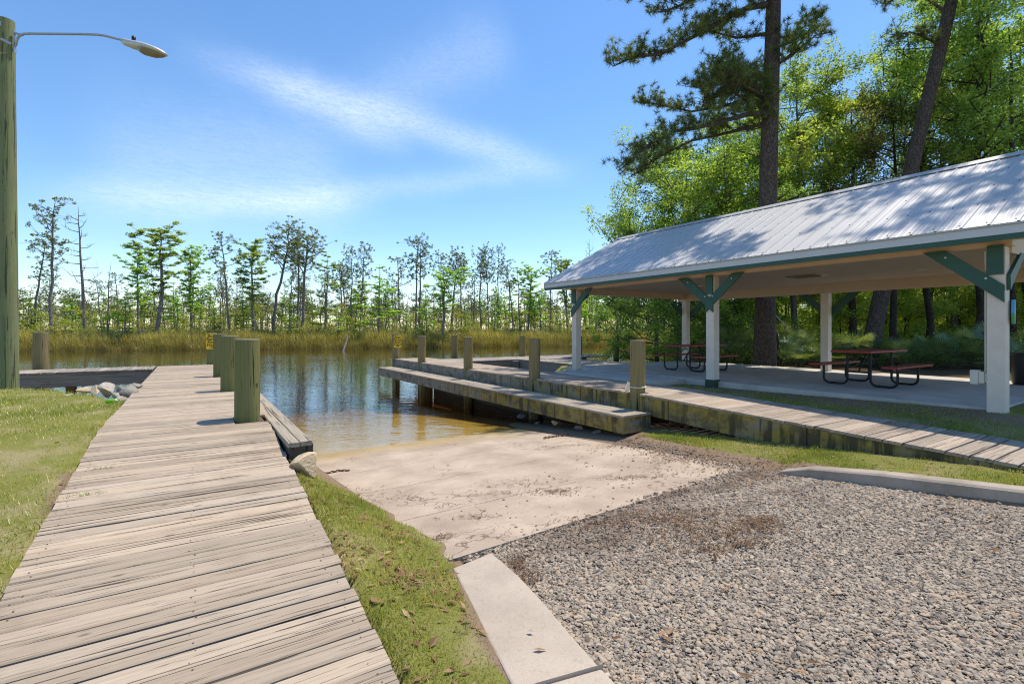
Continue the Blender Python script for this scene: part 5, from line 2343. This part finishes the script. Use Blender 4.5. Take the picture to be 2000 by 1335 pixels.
def big_pine():
    rs = np.random.default_rng(11)
    D = 17.6
    base = atd(1493, 712, D)
    base.z = -.25
    r = empty('pine_tree', base, 'massive dark pine rising behind the pavilion with long limbs reaching left', 'tree')

    def P(px, py, f=0.0):
        return atd(px, py, D + f) - base
    tr = MB()
    hts = [(1493, 720, .40), (1494, 640, .34), (1496, 560, .32), (1499, 440, .30), (1501, 330, .285), (1505, 200, .27), (1509, 80, .25), (1512, -60, .225), (1515, -220, .19), (1520, -400, .13), (1524, -560, .05)]
    tr.tube([P(a, b) for a, b, c in hts], [c for a, b, c in hts], 20, jitter=.035)
    tufts = []
    limbs = [
        ((1500, 8), [(1460, 16, -.4), (1422, 34, -.7), (1354, 72, -1.0), (1290, 106, -1.2), (1238, 112, -1.2), (1197, 130, -1.3)], .11),
        ((1500, 66), [(1470, 70, .3), (1438, 74, .5), (1390, 62, .7), (1340, 60, .8)], .07),
        ((1500, -60), [(1440, -40, -.5), (1390, -20, -.9), (1330, 10, -1.2), (1290, 25, -1.3)], .10),
        ((1500, -50), [(1440, -70, .5), (1350, -60, .8), (1260, -25, 1.0), (1215, -8, 1.1)], .09),
        ((1496, 222), [(1465, 222, -.3), (1422, 234, -.6), (1360, 250, -1.0), (1318, 256, -1.2), (1270, 282, -1.5), (1232, 312, -1.6), (1208, 334, -1.6)], .10),
        ((1496, 205), [(1460, 195, .5), (1410, 208, 1.0), (1350, 218, 1.4), (1290, 205, 1.6), (1250, 198, 1.7)], .08),
        ((1500, 180), [(1470, 160, .2), (1436, 135, .4), (1412, 120, .6), (1392, 112, .6)], .08),
        ((1500, 150), [(1470, 140, -.6), (1440, 150, -1.1), (1405, 140, -1.5), (1380, 150, -1.6)], .06),
        ((1500, 215), [(1465, 200, -.2), (1430, 180, -.3), (1400, 190, -.5), (1370, 200, -.6)], .06),
        ((1500, 200), [(1470, 180, .9), (1435, 165, 1.6), (1400, 150, 2.0)], .06),
        ((1496, 240), [(1460, 250, .4), (1410, 262, .9), (1350, 275, 1.3), (1300, 300, 1.5), (1250, 330, 1.5), (1225, 350, 1.5)], .07),
        ((1512, -100), [(1480, -120, -1.2), (1440, -110, -2.4), (1420, -80, -3.4)], .09),
        ((1512, -140), [(1520, -170, 1.4), (1530, -160, 2.6), (1540, -130, 3.6)], .09),
        ((1514, -210), [(1540, -240, -1.5), (1580, -240, -2.8), (1620, -210, -3.8)], .09),
        ((1514, -230), [(1480, -260, 1.2), (1430, -270, 2.2), (1380, -250, 3.0)], .09),
        ((1516, -300), [(1460, -330, -.8), (1400, -330, -1.6), (1350, -300, -2.0)], .08),
        ((1518, -340), [(1550, -380, 1.0), (1600, -390, 1.6)], .07),
        ((1500, 190), [(1450, 165, -.8), (1400, 165, -1.4), (1360, 172, -1.8)], .07),
        ((1510, 95), [(1545, 82, .3), (1578, 62, .5), (1600, 30, .6)], .07),
        ((1510, 130), [(1545, 110, -.4), (1580, 80, -.6), (1605, 62, -.6)], .06),
        ((1512, -120), [(1570, -110, .5), (1640, -80, .9), (1700, -40, 1.1)], .10),
        ((1514, -200), [(1450, -220, -.6), (1370, -210, -1.1), (1300, -170, -1.3)], .09),
        ((1516, -260), [(1580, -280, .4), (1650, -260, .6)], .08),
        ((1518, -380), [(1470, -420, .2), (1420, -430, .3)], .06),
        ((1520, -420), [(1570, -470, .2), (1600, -500, .3)], .06)]
    for (a, pts, r0) in limbs:
        pine_limb_tufts(tr, tufts, P(*a), [P(x, y, f * 1.2) for x, y, f in pts], rs, r0, twigs=15, spread=.62)
    tr.build('trunk', M['bark_pine'], r)
    needle_mesh(tufts, rs, r, per=34)
    # second, leaning pine
    D2 = 18.5
    base2 = atd(1694, 712, D2)
    base2.z = -.2
    r2 = empty('pine_tree', base2, 'dark pine trunk leaning right above the roof, behind the nearer picnic table', 'tree')

    def P2(px, py, f=0.0):
        return atd(px, py, D2 + f) - base2
    tr = MB()
    hts = [(1694, 722, .33), (1700, 680, .29), (1716, 600, .27), (1745, 480, .255), (1775, 350, .24), (1808, 210, .225), (1840, 80, .21), (1866, -30, .19), (1892, -150, .16), (1925, -300, .11), (1945, -420, .04)]
    tr.tube([P2(a, b) for a, b, c in hts], [c for a, b, c in hts], 18, jitter=.035)
    tufts = []
    for (a, pts, r0) in [((1852, 28), [(1815, 0, .3), (1770, -12, .5), (1735, 4, .6), (1725, 20, .6)], .06),
                         ((1838, 90), [(1800, 70, -.4), (1775, 62, -.6), (1755, 90, -.7)], .05),
                         ((1870, -40), [(1920, -30, .3), (1970, 0, .5)], .07), ((1890, -140), [(1840, -160, .4), (1780, -140, .8)], .07),
                         ((1905, -200), [(1970, -230, .4), (2030, -220, .5)], .07), ((1925, -300), [(1880, -350, .3), (1850, -360, .3)], .05), ((1930, -330), [(1980, -380, .3)], .05)]:
        pine_limb_tufts(tr, tufts, P2(*a), [P2(x, y, f) for x, y, f in pts], rs, r0, twigs=9, spread=.55)
    tr.build('trunk', M['bark_pine'], r2)
    needle_mesh(tufts, rs, r2, per=30)
    # third pine, its trunk just past the right edge of the photo; its crown shades the roof
    b3 = Vector((17.3, 2.9, -.1))
    r3 = empty('pine_tree', b3, 'tall pine whose trunk stands past the right edge, its high limbs shading the roof', 'tree')
    tr = MB()
    pts = wob_path(20, 9, .14, rs)
    tr.tube(pts, [.33, .27, .26, .245, .23, .21, .18, .14, .09, .03], 16, jitter=.03)
    tufts = []
    for i in range(15):
        t = .62 + .36 * i / 15
        a = pt_on(pts, t)
        az = i * 2.4 + rs.normal(0, .3)
        L = np.interp(t, [.6, .75, 1], [3.4, 3.8, 1.4]) * rs.uniform(.75, 1.2)
        d = Vector((math.cos(az) * .75, math.sin(az), 0))
        pine_limb_tufts(tr, tufts, a, [a + d * L * q + Vector((0, 0, L * .16 * q)) + Vector(rs.normal(0, .16, 3)) for q in (.25, .5, .75, 1)], rs, .07, twigs=9, spread=.6)
    tr.build('trunk', M['bark_pine'], r3)
    needle_mesh(tufts, rs, r3, per=30)


big_pine()


def near_woods():
    random.seed(9)
    A = hardwood_proto(31, 'hardwood_tree', 11.5, 4.6, M['leaf_mid'], .16, 88, (.08, .15), 25)
    Bt = hardwood_proto(32, 'hardwood_tree', 14.5, 3.6, M['leaf_bright'], .28, 80, (.08, .15), 28, tone=.6)
    Ct = hardwood_proto(33, 'hardwood_tree', 13.5, 3.5, M['leaf_olive'], .34, 40, (.07, .13), 26, 'bark_dark')
    Dt = hardwood_proto(34, 'hardwood_tree', 17.0, 4.1, M['leaf_mid'], .33, 72, (.08, .15), 30, 'bark_dark', tone=.55)
    M['leaf_under'] = leafmat('leaf_under', (0.171, 0.227, 0.033), (0.343, 0.452, 0.081), (0.586, 0.634, 0.147), .60, .02)
    E = hardwood_proto(35, 'understory_tree', 6.2, 2.5, M['leaf_under'], .14, 60, (.09, .15), 15, 'bark_dark', tone=.6, rt=.075)
    F = hardwood_proto(36, 'understory_tree', 5.0, 2.4, M['leaf_bright'], .08, 70, (.09, .15), 14, 'bark_dark', tone=.75, rt=.06)
    place(A, 1375, 23.5, 'green broadleaf tree bulging left over the low end of the roof', rz=.4, s=1.08)
    place(A, 1285, 26, 'lower green broadleaf tree at the left end of the woods, leafing over the roof slope', rz=3.3, s=.86)
    place(Bt, 1445, 26, 'bright tree just left of the massive pine trunk', rz=2.2, s=1.0)
    place(A, 1325, 22.5, 'leafy green tree in front of the others at the left end of the woods', rz=5.1, s=.93)
    place(Bt, 1556, 24, 'bright yellow green tree just right of the massive pine trunk', rz=1.0, s=1.0)
    place(Bt, 1612, 27, 'second bright tree a little right of the one beside the massive pine', rz=4.4, s=.94)
    place(Ct, 1668, 24, 'thin olive brown leaved tree left of the leaning pine', rz=2.0, s=.98)
    place(Ct, 1745, 22, 'thin olive leaved tree whose twigs cross the leaning pine', rz=4.1, s=.92)
    place(Dt, 1815, 23, 'tall green tree right behind the leaning pine trunk', rz=1.4, s=.92)
    place(Dt, 1910, 20.5, 'tall green tree at the top right corner, right of the leaning pine', rz=.5, s=1.06)
    place(Bt, 1860, 27, 'bright tree showing between the two tall green ones at the right', rz=5.2, s=1.1)
    place(Dt, 2015, 23, 'tall green tree cut by the right edge of the view', rz=2.2, s=1.0)
    G1 = 'understory trees in the woods behind the pavilion'
    for i, (px, D, k, s) in enumerate(((1335, 27, F, .7), (1425, 24, F, .7), (1452, 33, E, 1.0), (1545, 27, E, .8), (1590, 33, E, 1.1), (1640, 26, F, .8), (1665, 36, F, 1.2), (1725, 30, E, 1.0),
                                       (1770, 26, F, .9), (1800, 33, E, 1.2), (1850, 29, E, 1.0), (1885, 38, F, 1.4), (1925, 26, F, .9), (1960, 31, E, 1.1), (2010, 25, F, 1.0), (2060, 29, E, 1.1),
                                       (1520, 42, E, 1.2), (1610, 46, E, 1.3), (1700, 47, E, 1.3), (1780, 50, E, 1.4), (1860, 48, E, 1.4), (1940, 48, E, 1.4), (2020, 44, E, 1.3), (1440, 44, E, 1.0))):
        if k is E:
            lab, g = 'bright green understory tree in the woods behind the pavilion', G1 + ' (bright)'
        else:
            lab, g = 'low darker understory tree in the woods behind the pavilion', G1 + ' (darker)'
        place(k, px, D, lab, g, U(0, 6.28), s)
    # bare thin stems
    stems = ((1668, 26, .10, 9), (1768, 29, .11, 12), (1818, 25, .12, 12), (1872, 27, .12, 14), (1835, 31, .12, 12), (1984, 19, .15, 13), (1995, 26, .14, 14), (1346, 22, .055, 4.5), (1520, 18.6, .17, 13), (1530, 33, .12, 12), (1612, 30, .11, 11), (1902, 30, .13, 13), (1940, 33, .14, 14))
    rs = np.random.default_rng(77)
    for px, D, rad, h in stems:
        p = atd(px, 650, D)
        r = empty('tree_stem', (p.x, p.y, H(p.x, p.y) - .1), 'slender dark tree stem standing in the woods behind the pavilion', 'tree', 'slender stems in the woods')
        tr = MB()
        pts = wob_path(h, 8, .07, rs, rs.normal(0, .03))
        tr.tube(pts, [rad * .72 * f for f in (1.3, 1, .95, .9, .82, .72, .6, .4, .12)], 10, jitter=.05)
        cent, rd = [], []
        for i in range(7):
            b = pt_on(pts, rs.uniform(.4, .98))
            e = b + Vector((rs.normal(0, 1), rs.normal(0, 1), rs.uniform(.1, .8)))
            tr.tube([b, b.lerp(e, .5) + Vector((0, 0, -.08)), e], [rad * .3, rad * .2, .008], 5, caps=False)
            cent += [tuple(e), tuple(b.lerp(e, .7))]
            rd += [rs.uniform(.35, .6), rs.uniform(.3, .5)]
        tr.build('trunk', M['bark_dark'], r)
        crown_mesh('crown', np.array(cent), np.array(rd), 70, rs, M['leaf_mid'], r, (.08, .13), .6, .35, .55, .5, .5, .45)
    # pale fallen trunk behind the slab
    mb = MB()
    mb.tube([atd(1422, 668, 20.5), atd(1448, 678, 20.2), atd(1478, 690, 20)], [.06, .075, .08], 10)
    tag(mb.build('fallen_log', flat('bleached_log', (.52, .47, .40), .8, 0, .2, 8, .004)), 'bleached fallen log slanting down beside the massive pine trunk', 'log')
    mb = MB()
    mb.tube([atd(1514, 615, 22), atd(1530, 632, 22), atd(1543, 650, 22)], [.035, .04, .045], 8)
    tag(mb.build('fallen_branch', flat('bleached_branch', (.40, .36, .31), .8)), 'thin pale broken branch hanging right of the massive pine trunk', 'branch')


near_woods()


def palmettos():
    rs = np.random.default_rng(13)

    def proto(seed, nf, hh):
        rs = np.random.default_rng(seed)
        r = empty('saw_palmetto', (0, 0, -50))
        st = MB()
        pst = M.setdefault('palm_stalk', flat('palm_stalk', (.10, .11, .04), .6))
        for i in range(nf):
            Vs, tones = [], []
            az = i * 2.4 + rs.normal(0, .3)
            el = rs.uniform(.25, 1.25)
            L = rs.uniform(.55, 1.0) * hh
            d = Vector((math.cos(az) * math.cos(el), math.sin(az) * math.cos(el), math.sin(el)))
            b = Vector((rs.normal(0, .06), rs.normal(0, .06), .02))
            e = b + d * L
            st.tube([b, b.lerp(e, .5) + Vector((0, 0, .05)), e], [.012, .010, .007], 5, caps=False)
            # fan
            T = (d + Vector((0, 0, -.25))).normalized()
            S = T.cross(Vector((0, 0, 1))).normalized()
            N = S.cross(T)
            fr = rs.uniform(.38, .6)
            nbl = 19
            tt = rs.normal(.5, .2)
            for k in range(nbl):
                a = math.radians(-105 + 210 * k / (nbl - 1))
                dd = (T * math.cos(a) + S * math.sin(a) + N * (.12 + .10 * math.cos(a))).normalized()
                ss = dd.cross(N).normalized() * .013
                q = fr * (1 - .25 * abs(a) / 2) * rs.uniform(.9, 1.05)
                tip = e + dd * q - Vector((0, 0, .10 * q))
                mid = e + dd * q * .55
                Vs += [e, mid - ss, mid + ss + N * .004, mid + ss + N * .004, mid - ss, tip]
                tones += [tt + rs.normal(0, .1)] * 2
            big('fan_leaf', np.array([tuple(v) for v in Vs]), 3, M['palm'], r, np.clip(np.array(tones), 0, 1))
        st.build('stalks', pst, r)
        return r
    P = [proto(1, 16, 1.1), proto(2, 13, .9), proto(3, 18, 1.3)]
    spots = ((1342, 19.5), (1385, 21), (1408, 19.6), (1432, 19.2), (1455, 20), (1530, 18.4), (1545, 19.8), (1560, 17.9), (1580, 19), (1600, 18.2), (1625, 18.9), (1655, 17.8), (1672, 19.5), (1700, 18.4), (1735, 17.6), (1752, 19),
             (1770, 17.2), (1790, 18.2), (1815, 17.2), (1840, 18.4), (1860, 17), (1885, 18.3), (1905, 17.2), (1925, 16.6), (1985, 16.8), (2010, 15.8))
    for i, (px, D) in enumerate(spots):
        place(P[i % 3], px, D, 'saw palmetto with spiky fan leaves along the back of the pavilion slab', 'saw palmettos behind the pavilion', rs.uniform(0, 6.28), rs.uniform(.85, 1.25), 'palmetto')
    # low brush between the palmettos
    k = 620
    px = rs.uniform(1290, 2120, k)
    D = rs.uniform(18.6, 34, k)
    kx = (px - 1000) / FPX
    X, Y = (FX + RX * kx) * D, (FY + RY * kx) * D
    ok = (X > 16.9) | (Y > 13.4)
    X, Y, D = X[ok], Y[ok], D[ok]
    Z = np.maximum(height(X, Y), WZ) + rs.uniform(.1, 1.0, len(X)) * np.interp(D, [18, 24, 34], [.5, 1.4, 2.6])
    o = crown_mesh('undergrowth', np.stack([X, Y, Z], 1), rs.uniform(.3, .75, len(X)), 80, rs, M['leaf_bright'], None, (.07, .14), .7, .4, .5, .5, .6, .5)
    tag(o, 'leafy low undergrowth under the trees behind the pavilion', 'undergrowth', None, 'stuff')


palmettos()


# ---------------------------------------------------------------- lawn, gravel, litter
def inview(P, m=60):
    px, py, D = project(P)
    return (D > .9) & (px > -m) & (px < 2000 + m) & (py < 1335 + m)


def lawn():
    rs = np.random.default_rng(3)
    out, tones = [], []
    areas = [(-14, -.90, 2.6, 16.5, 480000), (.87, 1.75, 1.2, 6.0, 42000), (6.5, 7.3, -1, 6.4, 60000), (8.86, 10.3, .4, 8.0, 60000), (10.2, 15, 1.0, 2.4, 9000), (8.9, 11.9, 11.5, 15.9, 15000)]
    for (x0, x1, y0, y1, n) in areas:
        x = rs.uniform(x0, x1, n)
        y = rs.uniform(y0, y1, n)
        D = x * FX + y * FY
        keep = rs.uniform(0, 1, n) < np.clip((5.4 / np.maximum(D, .5)) ** 1.1, .05, 1)
        x, y, D = x[keep], y[keep], D[keep]
        g = grassness(x, y)
        pat = .5 + .25 * (np.sin(x * 2.1 + 1.3 * np.sin(y * 1.1)) + np.sin(y * 2.7 + 1.1 * np.sin(x * 1.7)))
        keep = rs.uniform(0, 1, len(x)) < g * (.22 + .95 * pat ** 1.4)
        x, y, D, pat = x[keep], y[keep], D[keep], pat[keep]
        z = height(x, y)
        b = np.stack([x, y, z - .004], 1)
        ok = inview(b, 420)
        b, D, pat = b[ok], D[ok], pat[ok]
        n = len(b)
        far = np.clip(D / 6, 1, 2.4)
        edge = np.exp(-((b[:, 0] + .98) / .10) ** 2) * (x0 < -5)
        tuft = np.sin(b[:, 0] * 9.1 + 2 * np.sin(b[:, 1] * 3.3)) * np.sin(b[:, 1] * 8.3 + 2 * np.sin(b[:, 0] * 4.1))
        h = (1 + .9 * np.clip(tuft - .55, 0, 1) / .45) * rs.uniform(.016, .050, n) * (.8 + .5 * pat) * (1 + .9 * edge) * np.where(x0 < -5, 1, .8)
        w = rs.uniform(.0018, .0036, n) * far
        az = rs.uniform(0, 6.283, n)
        ln = rs.uniform(.3, 1.1, n) * h
        dx, dy = np.cos(az), np.sin(az)
        sd = np.stack([-dy, dx, 0 * dx], 1) * w[:, None]
        tip = b + np.stack([dx * ln, dy * ln, h], 1)
        out.append(np.stack([b - sd, b + sd, tip], 1))
        pt2 = np.sin(b[:, 0] * 5.3 + np.sin(b[:, 1] * 3.1)) * np.sin(b[:, 1] * 4.7 + np.sin(b[:, 0] * 2.3))
        tones.append(np.clip(.50 + .28 * (.6 - pat) + .14 * pt2 + (.12 if x0 == .87 else 0) + rs.normal(0, .22, n), 0, 1))
    o = big('lawn_grass', np.concatenate(out).reshape(-1, 3), 3, M['grass'], None, np.concatenate(tones))
    tag(o, 'short patchy yellow green lawn grass beside the boardwalks', 'grass', None, 'stuff')
    # weeds sprouting through the boards
    for i, (px, py, lab) in enumerate(((205, 914, 'tuft of green weed growing up through a boardwalk gap'), (160, 967, 'small tuft of weed at a boardwalk gap nearer the viewer'))):
        p = at(px, py, -.2)
        for _ in range(4):
            p = at(px, py, float(B(np.float64(p.y))))
        n = 70
        b = np.array([p.x, p.y, p.z - .01]) + np.stack([rs.normal(0, .07, n), rs.normal(0, .012, n), 0 * np.ones(n)], 1)
        az = rs.uniform(0, 6.28, n)
        h = rs.uniform(.02, .05, n)
        tip = b + np.stack([np.cos(az) * h * 1.2, np.sin(az) * h * 1.2, h], 1)
        sd = np.stack([-np.sin(az), np.cos(az), 0 * az], 1) * .003
        o = big('weed', np.stack([b - sd, b + sd, tip], 1).reshape(-1, 3), 3, M['grass'], None, rs.uniform(.1, .5, n))
        tag(o, lab, 'weed')


lawn()


def gravel():
    rs = np.random.default_rng(4)
    t = (1 + 5 ** .5) / 2
    ico = np.array([(-1, t, 0), (1, t, 0), (-1, -t, 0), (1, -t, 0), (0, -1, t), (0, 1, t), (0, -1, -t), (0, 1, -t), (t, 0, -1), (t, 0, 1), (-t, 0, -1), (-t, 0, 1)]) / math.sqrt(1 + t * t)
    fc = np.array([(0, 11, 5), (0, 5, 1), (0, 1, 7), (0, 7, 10), (0, 10, 11), (1, 5, 9), (5, 11, 4), (11, 10, 2), (10, 7, 6), (7, 1, 8), (3, 9, 4), (3, 4, 2), (3, 2, 6), (3, 6, 8), (3, 8, 9), (4, 9, 5), (2, 4, 11), (6, 2, 10), (8, 6, 7), (9, 8, 1)])
    n = 290000
    x = rs.uniform(1.5, 6.35, n)
    y = rs.uniform(-.6, 4.0, n)
    l = np.interp(y, [-3, 0, 1.2, 1.9, 2.6, 3.5], [4.5, 2.7, 2.0, 1.80, 1.72, 1.84]) + rs.normal(0, .02, n)
    top = 3.56 + .30 * np.clip((x - 1.8) / 4.4, 0, 1) + rs.normal(0, .05, n)
    z = lotz(x, y) - .012
    P = np.stack([x, y, z], 1)
    ok = (x > l) & (y < top) & (x < 6.31) & inview(P, 620)
    D = x * FX + y * FY
    ok &= rs.uniform(0, 1, n) < np.clip(3.4 / np.maximum(D, .3), .3, 1) * np.where(D < 1.9, .55, 1)
    P = P[ok]
    # crumbs scattered at the soil edge right of the ramp and on the ramp
    m = 5200
    xx = rs.uniform(5.9, 6.95, m)
    yy = rs.uniform(3.7, 6.5, m)
    k = (np.abs(xx - (6.1 + .17 * (yy - 3.7))) < rs.gamma(1.5, .11, m))
    zz = np.maximum(height(xx, yy), rampz(yy))
    P2 = np.stack([xx, yy, zz], 1)[k]
    m = 60
    xx = rs.uniform(1.8, 6.2, m)
    yy = 3.75 + rs.gamma(1.2, .8, m)
    P3 = np.stack([xx, yy, rampz(yy)], 1)[yy < 8.6]
    near = len(P)
    P = np.concatenate([P, P2, P3])
    n = len(P)
    D = P[:, 0] * FX + P[:, 1] * FY
    s = rs.gamma(4.0, .0019, n) * np.clip(D / 4.2, 1, 1.4)
    s[near:] = rs.gamma(5, .0018, n - near)
    s = np.clip(s, .0035, .024)
    sc = np.stack([s * rs.uniform(.9, 1.5, n), s * rs.uniform(.7, 1.1, n), s * rs.uniform(.32, .65, n)], 1)
    V = ico[None] * (1 + rs.normal(0, .13, (n, 12, 1))) * sc[:, None]
    a = rs.uniform(0, 6.283, n)
    tl = rs.normal(0, .3, n)
    ca, sa = np.cos(a)[:, None], np.sin(a)[:, None]
    ct, st = np.cos(tl)[:, None], np.sin(tl)[:, None]
    X, Y, Z = V[..., 0], V[..., 1], V[..., 2]
    X, Z = X * ct - Z * st, X * st + Z * ct
    V = np.stack([X * ca - Y * sa, X * sa + Y * ca, Z], -1)
    lift = rs.uniform(0, .008, n)
    lift[near:] = 0
    V += (P + np.stack([0 * s, 0 * s, s * .3 + lift], 1))[:, None]
    Fc = (fc[None] + (np.arange(n) * 12)[:, None, None]).reshape(-1, 3)
    o = indexed('gravel', V.reshape(-1, 3), Fc, M['stone'], attrs={'tone': np.repeat(np.clip(rs.beta(2, 2, n), 0, 1), 12)}, smoothf=False)
    tag(o, 'loose grey and tan gravel covering the lot in the right foreground', 'gravel', None, 'stuff')
    print('stones', n)


gravel()


def top_of(x, y):
    z = height(x, y)
    lo = np.interp(y, [3.5, 5, 6.5, 8], [1.72, 1.62, 1.50, 1.30])
    onr = (y > 3.57) & (x > lo) & (x < 6.6)
    z = np.where(onr, np.maximum(z, rampz(y)), z)
    lot = (y <= 3.57) & (x > np.interp(y, [-3, 0, 1.2, 1.9, 2.6, 3.5], [4.5, 2.7, 2.0, 1.80, 1.72, 1.84])) & (x < 6.28)
    z = np.where(lot, lotz(x, y) + .012, z)
    kb = (y <= 3.5) & ~lot & (x > np.interp(y, [0, 1.2, 1.9, 2.6, 3.5], [1.9, 1.62, 1.45, 1.46, 1.60])) & (x < 2.6)
    z = np.where(kb, -.598, z)
    return np.maximum(z, WZ - .3)


def litter():
    rs = np.random.default_rng(8)
    pts = []
    n = 900
    x = rs.uniform(.9, 1.62, n)
    y = rs.uniform(1.4, 5.6, n)
    k = (grassness(x, y) > 0) & (rs.uniform(0, 1, n) < np.clip(.25 + .6 * np.sin(y * 2.2 + x * 3) ** 2, 0, 1))
    pts.append((x[k], y[k]))
    for (px, py, sx, sy, n) in ((1500, 1050, 120, 40, 16), (1900, 1020, 60, 30, 46), (1450, 930, 120, 18, 60), (1700, 945, 120, 14, 50), (1100, 1150, 100, 60, 8), (1500, 1200, 300, 90, 18), (1000, 930, 200, 60, 24), (1250, 860, 80, 12, 40), (1350, 890, 60, 15, 60)):
        q = [at(a, b, -.62) for a, b in zip(rs.normal(px, sx, n), np.clip(rs.normal(py, sy, n), 850, 1330))]
        pts.append((np.array([v.x for v in q]), np.array([v.y for v in q])))
    n = 60
    pts.append((rs.uniform(-5, -1, n), rs.uniform(4, 12, n)))
    n = 70
    pts.append((rs.uniform(8.9, 10.1, n), rs.uniform(2, 7.8, n)))
    x = np.concatenate([p[0] for p in pts])
    y = np.concatenate([p[1] for p in pts])
    ok = (x > .9) & ((x < 7.25) | (x > 8.9)) | (x < -.97)
    x, y = x[ok], y[ok]
    z = top_of(x, y) + rs.uniform(.006, .022, len(x))
    n = len(x)
    # curled leaves: two rows of quads
    az = rs.uniform(0, 6.283, n)
    L = rs.uniform(.020, .042, n)
    W = L * rs.uniform(.28, .45, n)
    T = np.stack([np.cos(az), np.sin(az), rs.normal(0, .25, n)], 1)
    S = np.stack([-np.sin(az), np.cos(az), rs.normal(0, .25, n)], 1)
    Z = np.array([0, 0, 1.])
    C = np.stack([x, y, z], 1)
    L, W = L[:, None], W[:, None]
    cu = rs.uniform(.1, .5, n)[:, None] * W
    a0, a1, a2 = C - T * L, C, C + T * L
    Q = np.stack([a0, a1 - S * W + Z * cu, a2, a1, a0, a1, a2, a1 + S * W + Z * cu], 1)
    V = np.stack([Q[:, 0], Q[:, 3], Q[:, 1], Q[:, 3], Q[:, 2], Q[:, 1], Q[:, 0], Q[:, 7], Q[:, 3], Q[:, 3], Q[:, 7], Q[:, 2]], 1).reshape(-1, 3)
    tone = np.repeat(np.clip(rs.normal(.5, .25, n), 0, 1), 4)
    o = big('leaf_litter', V, 3, M['litter'], None, tone)
    tag(o, 'dry brown leaves scattered over grass, gravel and ramp', 'dead leaves', None, 'stuff')
    # pine straw and twigs raked into streaks
    out, tones = [], []
    for (px, py, sx, sy, n, dirn) in ((1020, 930, 45, 6, 80, -.2), (975, 952, 40, 4, 60, .05), (1095, 955, 24, 5, 110, .1), (1060, 950, 16, 4, 40, .3), (1235, 928, 35, 3, 130, 0), (1280, 905, 8, 12, 40, .8),
                                      (930, 1005, 25, 3, 40, -.1), (1400, 1060, 70, 12, 420, .4), (1480, 1040, 26, 8, 260, 1.2), (1330, 1030, 60, 14, 260, .2), (1150, 1030, 70, 12, 160, .1), (1280, 1020, 60, 9, 200, .1),
                                      (1450, 1085, 60, 4, 120, 0), (1380, 1095, 30, 4, 60, 0), (1200, 848, 40, 6, 120, 0), (1330, 880, 50, 10, 260, .2), (1480, 920, 60, 8, 400, .2), (740, 950, 60, 8, 90, 0), (860, 1050, 15, 6, 60, 0), (1110, 840, 40, 5, 200, 0), (690, 930, 25, 5, 40, 0),
                                      (1030, 1140, 16, 14, 120, .6), (1010, 1110, 10, 8, 80, .8)):
        for a, b in zip(rs.normal(px, sx, n), rs.normal(py, sy, n)):
            if b > 845:
                v = at(a, b, -.66)
                out.append((v.x, v.y))
                tones.append(dirn)
    xy = np.array(out)
    x, y = xy[:, 0], xy[:, 1]
    n = len(x)
    z = top_of(x, y) + rs.uniform(.003, .016, n)
    az = rs.normal(0, .8, n) + np.array(tones)
    L = rs.uniform(.03, .10, n)[:, None]
    T = np.stack([np.cos(az), np.sin(az), rs.normal(0, .06, n)], 1)
    S = np.stack([-np.sin(az), np.cos(az), 0 * az], 1) * rs.uniform(.0012, .0032, n)[:, None]
    C = np.stack([x, y, z], 1)
    V = np.stack([C - T * L / 2 - S, C - T * L / 2 + S, C + T * L / 2 + S, C + T * L / 2 - S], 1).reshape(-1, 3)
    o = big('pine_straw', V, 4, M['straw'], None, rs.uniform(0, 1, n))
    tag(o, 'dark pine straw and twigs washed into streaks on ramp and gravel', 'pine straw', None, 'stuff')


litter()
